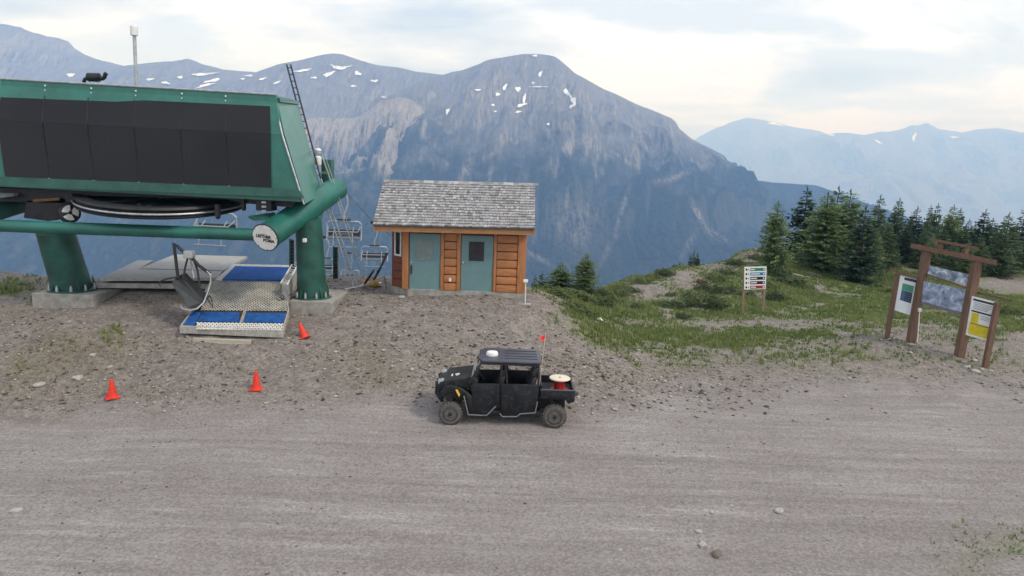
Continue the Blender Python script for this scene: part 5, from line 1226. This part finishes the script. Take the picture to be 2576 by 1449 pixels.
def conifer_mesh(seed, mt_, H=10.0, R=2.0, kind='fir', dens=1.0):
    r = np.random.default_rng(seed); V = []; tint = []
    nw = int((30 if kind == 'fir' else 36) * dens)
    for i in range(nw):
        t = .06 + .93 * (i + r.uniform(-.3, .3)) / nw; t = min(max(t, .05), .985)
        z0 = t * H; lean = r.normal(0, .02, 2) * H * 0
        prof = (1 - t) ** (.85 if kind == 'fir' else .42) * (1.0 if t > .18 else .65 + t * 2)
        if kind == 'larch': prof *= (.55 + .45 * math.sin(min(1, (1 - t) * 1.6) * math.pi / 2))
        for k in range(int(9 if t < .8 else 6)):
            az = r.uniform(0, 2 * math.pi); L = R * prof * r.uniform(.55, 1.18) + .10
            if r.random() < .08: L *= 1.3
            d = np.array([math.cos(az), math.sin(az), 0]); sd_ = np.array([-d[1], d[0], 0])
            droop = r.uniform(-.42, -.08) if kind == 'fir' else r.uniform(-.15, .25)
            ns = max(2, int(L / (.26 if kind == 'fir' else .22)))
            br = r.uniform(0, 1)
            for s in range(ns):
                u = (s + r.uniform(.2, 1)) / ns; u = min(u, 1)
                p = np.array([0, 0, z0]) + d * L * u + np.array([0, 0, L * (droop * u + (.22 if kind == 'fir' else .1) * u * u)])
                for q in range(2 if kind == 'fir' else 3):
                    ln = r.uniform(.28, .58) * (1.15 - .4 * u) * (1 if t < .85 else .6) * (1.0 if kind == 'fir' else .75); wd = ln * r.uniform(.34, .6)
                    dd = d * r.uniform(.3, 1) + sd_ * r.uniform(-1, 1) + np.array([0, 0, r.uniform(-.5, .25) if kind == 'fir' else r.uniform(-.5, .6)]); dd /= np.linalg.norm(dd)
                    nv = np.cross(dd, r.normal(0, 1, 3)); nv /= np.linalg.norm(nv) + 1e-9
                    j = p + r.normal(0, .06, 3)
                    V += [j - nv * wd * .35, j + dd * ln * .55 - nv * wd * .6, j + dd * ln, j + dd * ln * .5 + nv * wd * .6]
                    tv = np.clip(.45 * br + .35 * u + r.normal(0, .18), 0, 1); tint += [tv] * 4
    for k in range(6):   # leader
        a = k * 1.05; j = np.array([0, 0, H * (.95 + .012 * k)])
        V += [j + (-.05, 0, 0), j + (math.cos(a) * .12, math.sin(a) * .12, .08), j + (0, 0, .4), j + (.05, 0, 0)]; tint += [.6] * 4
    V = np.array(V); Fq = np.arange(len(V)).reshape(-1, 4)
    me = np_mesh('crown', V, Fq, mt_); 
    n = len(me.vertices); fattr(me, 'tint', np.array(tint)[:n] if n == len(tint) else np.resize(tint, n))
    tm = MB(); rr = random.Random(seed); pts = [(rr.uniform(-.04, .04), rr.uniform(-.04, .04), H * k / 6 - (.3 if k == 0 else 0)) for k in range(7)]
    tm.tube(pts, [.17, .14, .12, .09, .06, .04, .015], 8)
    for k in range(10):
        t = .1 + .07 * k; a = rr.uniform(0, 6.28); L = R * (1 - t) * .7; tm.tube([(0, 0, t * H), (math.cos(a) * L, math.sin(a) * L, t * H - .1 * L)], [.035, .008], 5)
    return me, mesh_of('trunk', tm, M_bark, True)
PROT = {}
for k in range(3):
    PROT['fir', k] = conifer_mesh(100 + k, M_fir, 10, 2.1 + .25 * k, 'fir'); PROT['larch', k] = conifer_mesh(200 + k, M_larch, 10, 1.75 + .2 * k, 'larch', 1.15); PROT['mid', k] = conifer_mesh(300 + k, M_mid, 10, 2.0 + .2 * k, 'fir', 1.1)
PROT['slim', 0] = conifer_mesh(400, M_fir, 10, .9, 'fir', 1.0)
PROT['slim', 1] = conifer_mesh(401, M_mid, 10, 1.05, 'fir', 1.0)
NAMES = {'fir': 'fir_tree', 'larch': 'larch_tree', 'mid': 'spruce_tree', 'slim': 'fir_tree'}
def tree(px, top, Y, kind, k, label, group, wid=1.0):
    x = Q(px, top, Y)[0]; zt_ = Q(px, top, Y)[2]; z0 = hz(x, Y); H = zt_ - z0
    T = thing(NAMES[kind], label, 'tree', (x, Y, z0 - .05), group, local=True, rotz=rnd.uniform(0, 6.28))
    cr, tr = PROT[kind, k]; s = H / 10.4
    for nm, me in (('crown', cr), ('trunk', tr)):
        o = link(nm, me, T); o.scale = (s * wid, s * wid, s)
    return H
GW = 'trees of the wood on the right'
for a in ((1960, 500, 52, 'larch', 0, 'light green larch nearest the trail sign at the wood edge', 1.15), (2032, 466, 62, 'fir', 1, 'tall dark fir between the first larch and the big larch clump', 1.25), (2085, 478, 57, 'larch', 1, 'broad light larch on the near side of the tallest clump', 1.5),
          (2112, 465, 60, 'mid', 1, 'tallest tree at the middle of the big green clump', 1.35), (2142, 472, 58, 'larch', 2, 'light larch with pointed top at the far side of the big clump', 1.3), (2180, 513, 53, 'fir', 0, 'dark bushy fir standing in front of the big clump', 1.25),
          (2217, 486, 62, 'mid', 0, 'tall spruce just beyond the dark bushy fir', 1.1), (2265, 494, 66, 'mid', 2, 'thin topped spruce rising left above the kiosk', 1.0), (2310, 516, 64, 'fir', 2, 'dark fir directly above the kiosk left end', 1.15), (2343, 513, 68, 'fir', 0, 'narrow dark fir behind the kiosk top beam', .8),
          (2362, 508, 66, 'mid', 1, 'sparse spruce over the kiosk middle', .9), (2402, 512, 63, 'larch', 0, 'pale spiky larch over the right kiosk post', 1.1), (2418, 520, 70, 'slim', 1, 'slim spruce beside the pale spiky larch', 1.2), (2482, 524, 62, 'fir', 1, 'dark broad fir right of the kiosk', 1.15),
          (2540, 532, 60, 'mid', 2, 'dense spruce near the picture edge beyond the path', 1.4), (2582, 518, 61, 'fir', 2, 'dark fir cut by the right picture edge', 1.2)):
    tree(*a[:6], GW, a[6] * (1.3 if a[3] == 'larch' else 1.3))
filler = [(2010, 585, 60, 'mid', 0), (2060, 560, 66, 'fir', 2), (2150, 560, 66, 'mid', 1), (2205, 575, 58, 'larch', 1), (2240, 560, 60, 'mid', 2), (2285, 560, 62, 'fir', 0), (2330, 572, 60, 'mid', 0), (2375, 570, 60, 'fir', 1), (2430, 565, 62, 'mid', 1), (2455, 560, 66, 'larch', 2), (2510, 560, 66, 'mid', 0), (2560, 570, 64, 'fir', 0), (2620, 540, 62, 'mid', 1), (2660, 550, 60, 'fir', 1), (1985, 600, 66, 'mid', 1), (2120, 570, 62, 'mid', 0), (2350, 590, 57, 'larch', 0), (2470, 590, 58, 'mid', 2), (2295, 545, 64, 'mid', 0), (2335, 548, 63, 'mid', 2), (2385, 545, 66, 'mid', 1), (2440, 548, 64, 'fir', 2), (2500, 545, 64, 'mid', 1), (2530, 560, 58, 'mid', 0), (2190, 545, 64, 'mid', 2), (2245, 535, 66, 'mid', 1), (2405, 600, 56, 'mid', 0), (2440, 605, 56, 'larch', 1)]
ORD = ['first', 'second', 'third', 'fourth', 'fifth', 'sixth', 'seventh', 'eighth', 'ninth', 'tenth', 'eleventh', 'twelfth']
ZT = ((2130, 'left of the dark bushy fir'), (2300, 'between the dark bushy fir and the kiosk'), (2470, 'straight behind the kiosk'), (9999, 'right of the kiosk'))
cntz = {}
for a in sorted(filler):
    zn = [z for x, z in ZT if a[0] < x][0]; cntz[zn] = cntz.get(zn, -1) + 1
    tree(*a, '%s shaded low conifer from the left, %s' % (ORD[cntz[zn]], zn), GW + ' in the shade', 1.6)
tree(1475, 631, 41, 'larch', 0, 'larger soft green larch below the crest right of the hut', 'young larches below the crest', 2.2)
tree(1412, 655, 42, 'larch', 1, 'smaller soft green larch between the hut and the larger larch', 'young larches below the crest', 2.4)
tree(1347, 690, 40, 'mid', 0, 'tiny spruce tip just beside the hut corner', 'young larches below the crest', 1.5)
tree(1365, 680, 43, 'slim', 0, 'thin dark fir tip near the hut corner', 'young larches below the crest', 1.5)
for a, b_, c, d, lab in ((1738, 638, 62, 0, 'left slim dark fir of the three on the hill crest'), (1748, 625, 63, 1, 'tallest middle slim fir of the three on the hill crest'), (1757, 632, 62, 0, 'right slim dark fir of the three on the hill crest'), (1711, 655, 60, 0, 'tiny fir left of the three crest firs'), (1718, 659, 60, 1, 'tiny fir nearest to the three crest firs')):
    tree(a, b_, c, 'slim', d, lab, 'slim firs on the hill crest', 1.25)

# ------------------------------------------------------------------ shrubs
def shrub_mesh(seed, mt_):
    r = np.random.default_rng(seed); n = 520
    d = r.normal(0, 1, (n, 3)); d[:, 2] = np.abs(d[:, 2]); d /= np.linalg.norm(d, axis=1)[:, None]
    rad = r.uniform(.45, 1, n) ** .6 * (1 + .25 * np.sin(5 * np.arctan2(d[:, 1], d[:, 0]) + seed))
    c = d * rad[:, None] * np.array([1, 1, .75])
    a = r.normal(0, 1, (n, 3)); a /= np.linalg.norm(a, axis=1)[:, None]; b_ = np.cross(a, d); L = r.uniform(.08, .2, n)[:, None]
    V = np.stack([c - b_ * L * .4, c + a * L, c + b_ * L * .4, c - a * L * .6], 1).reshape(-1, 3)
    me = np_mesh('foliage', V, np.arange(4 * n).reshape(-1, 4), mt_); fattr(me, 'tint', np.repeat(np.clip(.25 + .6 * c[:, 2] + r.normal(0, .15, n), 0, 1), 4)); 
    st_ = MB()
    for k in range(5): a_ = k * 1.26 + seed; st_.tube([(0, 0, -.1), (.5 * math.cos(a_), .5 * math.sin(a_), .45)], [.03, .01], 5)
    return me, mesh_of('stem', st_, M_bark)
M_sh = leaf_mat('willow_leaves', (.06, .09, .035), (.17, .20, .08)); M_sh2 = leaf_mat('juniper', (.04, .065, .034), (.11, .14, .062)); M_sh3 = leaf_mat('red_shrub', (.06, .035, .025), (.15, .085, .055))
SH = [shrub_mesh(1, M_sh), shrub_mesh(2, M_sh2), shrub_mesh(3, M_sh), shrub_mesh(4, M_sh3)]
def shrub(px, py, w, kind, label='low leafy shrub scattered on the grassy hillside', group='low hillside shrubs'):
    c = hit(px, py); T = thing('shrub', label, 'shrub', c - np.array([0, 0, .05]), group, local=True, rotz=rnd.uniform(0, 6))
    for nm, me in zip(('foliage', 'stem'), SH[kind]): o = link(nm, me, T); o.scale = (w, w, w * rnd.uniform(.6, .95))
SHL = ((1400, 742, .8, 0), (1425, 748, .9, 0), (1450, 752, .9, 2), (1475, 760, .8, 0), (1440, 775, .7, 0), (1500, 745, .8, 1), (1530, 748, .9, 2), (1560, 742, .9, 0), (1590, 735, .8, 1), (1510, 765, .8, 1), (1545, 762, .7, 0), (1620, 712, .9, 0), (1640, 700, .7, 2), (1675, 690, .8, 1), (1655, 683, .9, 0), (1700, 672, .8, 1), (1600, 775, .5, 1), (1740, 748, .7, 1), (1770, 728, .8, 1), (1800, 705, .9, 0), (1820, 735, 1.0, 1), (1760, 765, 1.1, 2), (1790, 770, 1.0, 1), (1700, 775, .8, 1), (1665, 772, .6, 1), (1830, 690, .8, 1), (1850, 665, .9, 1), (1960, 690, 1.2, 1), (1985, 715, 1.2, 1), (1900, 650, .8, 1), (1930, 720, .9, 0), (1880, 745, .7, 1), (1950, 750, .8, 1), (2030, 725, .7, 0), (2220, 725, .9, 2), (2250, 735, .7, 2), (1560, 725, .7, 2), (1690, 745, .45, 1), (1470, 790, .6, 2), (1720, 800, .5, 1), (2330, 755, .6, 0), (2545, 790, .8, 0))
ZS = ((1520, 'on the slope right of the hut'), (1660, 'along the near crest below the bare dirt'), (1790, 'round the bare dirt patch'), (1890, 'on the hillside left of the trail sign'), (1970, 'close behind the trail sign'), (9999, 'between the trail sign and the kiosk'))
cntz = {}
for a in sorted(SHL):
    zn = [z for x, z in ZS if a[0] < x][0]; cntz[zn] = cntz.get(zn, -1) + 1
    shrub(*a, '%s low leafy shrub from the left, %s' % (ORD[cntz[zn]], zn))

shrub(1765, 712, .55, 3, 'reddish brown shrub beside the bare dirt on the hillside', None)

# ------------------------------------------------------------------ grass, gravel, stones
from mathutils.kdtree import KDTree
def sample_attr(a, x, y):
    i = np.clip(np.searchsorted(gx, x) - 1, 0, len(gx) - 2); j = np.clip(np.searchsorted(gy, y) - 1, 0, len(gy) - 2)
    A = a.reshape(len(gx), len(gy)); fx = np.clip((x - gx[i]) / (gx[i + 1] - gx[i]), 0, 1); fy = np.clip((y - gy[j]) / (gy[j + 1] - gy[j]), 0, 1)
    return (A[i, j] * (1 - fx) + A[i + 1, j] * fx) * (1 - fy) + (A[i, j + 1] * (1 - fx) + A[i + 1, j + 1] * fx) * fy
def scatter(n, x0, x1, y0, y1, seed, bias=1.0):
    r = np.random.default_rng(seed); x = r.uniform(x0, x1, n); y = y0 + (y1 - y0) * r.uniform(0, 1, n) ** bias
    return r, x, y
def grass_blades(name, n, dens_fn, area, seed, mt_, h0, h1, label, bias=1.3):
    r, x, y = scatter(n, *area, seed, bias); w = dens_fn(x, y); k = r.uniform(0, 1, n) < w
    x, y = x[k], y[k]; z = sample_attr(GZ.ravel(), x, y); m_ = len(x)
    nb = 4; X = np.repeat(x, nb) + r.normal(0, .05, m_ * nb); Y_ = np.repeat(y, nb) + r.normal(0, .05, m_ * nb); Zz = np.repeat(z, nb) - .02
    pat = fbm(X * .5, Y_ * .5, 3, 77)
    az = r.uniform(0, 6.283, m_ * nb); H = r.uniform(h0, h1, m_ * nb) * (1 + .9 * pat); W = r.uniform(.012, .028, m_ * nb) * (1 + Y_ / 40)
    dx_, dy_ = np.cos(az), np.sin(az); ln = r.uniform(.1, .6, m_ * nb) * H
    P = np.stack([X, Y_, Zz], 1); s_ = np.stack([-dy_ * W, dx_ * W, 0 * W], 1); tip = P + np.stack([dx_ * ln, dy_ * ln, H], 1)
    V = np.stack([P - s_, P + s_, tip], 1).reshape(-1, 3)
    me = np_mesh(name, V, np.arange(len(V)).reshape(-1, 3), mt_); fattr(me, 'tint', np.repeat(np.clip(.5 + pat * .8 + r.normal(0, .22, m_ * nb), 0, 1), 3))
    o = stuff(link(name, me)); o['label'] = label; o['category'] = 'grass'; return o
M_gr = leaf_mat('grass_blades', (.09, .145, .042), (.235, .27, .10))
dry = lambda x, y: sample_attr(a_grass, x, y)
grass_blades('grass', 75000, lambda x, y: dry(x, y) ** 1.2 * .9, (-1, 34, 23, 62), 1, M_gr, .07, .22, 'green grass covering the hillside right of the hut')
grass_blades('grass', 5000, lambda x, y: dry(x, y) * .9, (-21, -8, 21, 29), 2, M_gr, .08, .22, 'rough green grass at the edge left of the terminal', 1.0)
grass_blades('grass', 5000, lambda x, y: dry(x, y) * .7, (5, 14, 10, 15), 3, M_gr, .04, .10, 'sparse short grass at the roadside corner')
grass_blades('dry_grass', 16000, lambda x, y: sample_attr(a_olive, x, y) * .6, (-16, 20, 18, 27), 4, leaf_mat('dry_blades', (.09, .085, .04), (.19, .17, .085)), .02, .07, 'sparse dry tufts on the gravel bank')

def stones(name, n, dens_fn, area, seed, s0, s1, mt_, label, bias=1.4):
    r, x, y = scatter(n, *area, seed, bias); k = r.uniform(0, 1, n) < dens_fn(x, y); x, y = x[k], y[k]; m_ = len(x)
    z = sample_attr(GZ.ravel(), x, y)
    base = np.array([(1, 0, 0), (0, 1, 0), (-1, 0, 0), (0, -1, 0), (0, 0, .8), (0, 0, -.6), (.7, .7, .3), (-.7, .6, .35)])
    fc = np.array([(0, 6, 4), (6, 1, 4), (1, 7, 4), (7, 2, 4), (2, 3, 4), (3, 0, 4), (6, 0, 5), (1, 6, 5), (7, 1, 5), (2, 7, 5), (3, 2, 5), (0, 3, 5)])
    sz = s0 * (s1 / s0) ** (r.uniform(0, 1, m_) ** 2.2); az = r.uniform(0, 6.283, m_)
    B = base[None] * (1 + r.uniform(-.3, .3, (m_, 8, 3))) * sz[:, None, None] * np.stack([r.uniform(.8, 1.4, m_), r.uniform(.6, 1, m_), r.uniform(.4, .8, m_)], 1)[:, None]
    ca, sa = np.cos(az)[:, None], np.sin(az)[:, None]
    V = np.stack([B[..., 0] * ca - B[..., 1] * sa + x[:, None], B[..., 0] * sa + B[..., 1] * ca + y[:, None], B[..., 2] + z[:, None] + sz[:, None] * .12], -1).reshape(-1, 3)
    Fc = (fc[None] + (np.arange(m_) * 8)[:, None, None]).reshape(-1, 3)
    me = np_mesh(name, V, Fc, mt_); fattr(me, 'tint', np.repeat(r.uniform(0, 1, m_) ** 1.6, 8)); o = stuff(link(name, me)); o['label'] = label; o['category'] = 'gravel'; return o
M_st = leaf_mat('gravel_stones', (.055, .048, .042), (.46, .43, .39), .9)
for l_ in list(M_st.node_tree.links):
    if l_.to_node.type == 'OUTPUT_MATERIAL': M_st.node_tree.links.remove(l_)
M_st.node_tree.links.new(M_st.node_tree.nodes['Principled BSDF'].outputs[0], M_st.node_tree.nodes['Material Output'].inputs[0])
bankd = lambda x, y: (1 - sample_attr(a_road, x, y)) * (1 - .85 * sample_attr(a_grass, x, y)) * np.clip(.35 + 1.3 * (fbm(x * .6, y * .6, 3, 41) + .25), .08, 1)
stones('gravel', 26000, bankd, (-18, 20, 18.5, 30), 5, .012, .075, M_st, 'loose pale and dark stones on the banks above the road')
stones('gravel', 9000, lambda x, y: np.clip(.3 + 1.6 * fbm(x * .5, y * .5, 3, 43), .05, 1), (-13, 16, 10, 20), 6, .008, .035, M_st, 'small loose pebbles on the road', 1.0)
stones('gravel', 5000, lambda x, y: .8 * np.exp(-((x - 1.5) / 6) ** 2 - ((y - 21.5) / 2) ** 2), (-6, 12, 19, 25), 8, .02, .10, M_st, 'coarse stones at the foot of the mound behind the vehicle', 1.0)

M_rock = mat('pale_limestone', (.46, .44, .41), .9, .25, 6, bump=.6, bscale=18); M_rockd = mat('brown_stone', (.20, .165, .135), .9, .3, 6, bump=.6, bscale=18)
def rock_mesh(seed, mt_):
    bm = bmesh.new(); bmesh.ops.create_icosphere(bm, subdivisions=2, radius=1); r = np.random.default_rng(seed)
    pl = [(Vector(r.normal(0, 1, 3)).normalized(), r.uniform(.55, .85)) for _ in range(9)]
    for v in bm.verts:
        for n_, d in pl:
            e = v.co.dot(n_) - d
            if e > 0: v.co -= n_ * e
        v.co = Vector((v.co.x * 1.25, v.co.y * .9, v.co.z * .62)) * (1 + r.uniform(-.05, .05))
    me = bpy.data.meshes.new('rock'); bm.to_mesh(me); bm.free(); me.materials.append(mt_); return me
RK = [rock_mesh(k, M_rock) for k in range(4)] + [rock_mesh(9, M_rockd)]
def rock(px, py, wpx, k, label, group=None):
    c = hit(px, py); s = wpx / 2 / F * np.linalg.norm(c - CAM) / 1.15
    o = link('rock', RK[k]); o.location = tuple(c + np.array([0, 0, s * .22])); o.rotation_euler = (0, 0, rnd.uniform(0, 6)); o.scale = (s,) * 3; tag(o, label, 'rock', group)
for a in ((100, 970, 26, 0, 'largest pale rock at the bottom of the bank on the far left'), (195, 953, 22, 1, 'flat pale rock uphill from the leftmost cone'), (234, 896, 20, 2, 'pale rock higher on the bank above the leftmost cone'), (276, 924, 13, 3, 'small pale rock just above the leftmost cone'),
          (40, 1288, 24, 1, 'white stone alone on the road at the left edge'), (1961, 1287, 28, 0, 'flat pale rock on the open road farthest right'), (1766, 1374, 28, 2, 'largest pale rock in the near road'), (1758, 1338, 18, 3, 'pale rock just behind the largest near rock'), (1792, 1290, 14, 1, 'small grey rock left of the flat road rock'),
          (1841, 1273, 12, 0, 'tiny pale rock between the road rocks'), (1802, 1396, 30, 4, 'brown clod beside the largest near rock'), (1810, 968, 11, 2, 'small white rock at the top edge of the road'), (1833, 981, 19, 4, 'brownish rock at the top edge of the road'), (1559, 1385, 13, 3, 'small pale rock near the bottom middle of the road'),
          (1010, 750, 22, 1, 'broken pale rock under the hut corner'), (1502, 812, 12, 2, 'white rock in the grass near the mound edge'), (785, 792, 16, 4, 'brown rock leaning on the concrete footing')): rock(*a)
for x, y, w in ((2423, 896, 14), (2453, 908, 15), (2426, 912, 13), (2431, 925, 16), (2451, 936, 22), (2502, 927, 9), (2491, 935, 14), (2293, 868, 14), (2262, 854, 13), (2238, 853, 9), (2291, 888, 12), (2218, 856, 8), (2440, 921, 9), (2470, 930, 12)): rock(x, y, w, rnd.randrange(4), 'one of the pale stones heaped round the kiosk posts', 'stones round the kiosk posts')
for x, y, w in ((1871, 792, 9), (1919, 796, 8), (1876, 789, 7)): rock(x, y, w, rnd.randrange(4), 'pale stone at the foot of the trail sign', 'stones at the trail sign')
for x, y, w in ((1672, 960, 14), (1600, 905, 10), (1530, 925, 12), (1468, 965, 14), (1590, 985, 13), (1490, 985, 12), (1560, 958, 9), (1640, 955, 11), (1700, 942, 12), (1455, 1000, 12), (1470, 925, 12), (1240, 845, 9), (1120, 830, 8), (985, 865, 9), (900, 930, 10), (1080, 920, 9), (1000, 975, 10)): rock(x, y, w, rnd.choice((0, 1, 2, 3, 4)), 'loose fist sized stone on the gravel mound', 'loose stones on the mound')
# white rag in the grass
c = hit(1512, 808); rg_ = MB(); r = random.Random(3); g = [[(c[0] + (i - 2) * .07 + r.uniform(-.03, .03), c[1] + (j - 2) * .05, c[2] + .06 + r.uniform(-.04, .08) + (2 - abs(i - 2)) * .05 - i * .04) for j in range(5)] for i in range(5)]
rg_.add([p for row in g for p in row], [(i * 5 + j, (i + 1) * 5 + j, (i + 1) * 5 + j + 1, i * 5 + j + 1) for i in range(4) for j in range(4)])
ro = tag(part('rag', rg_, M_white, None, True), 'crumpled white rag caught in the grass below the crest', 'rag'); md = ro.modifiers.new('thick', 'SOLIDIFY'); md.thickness = .01
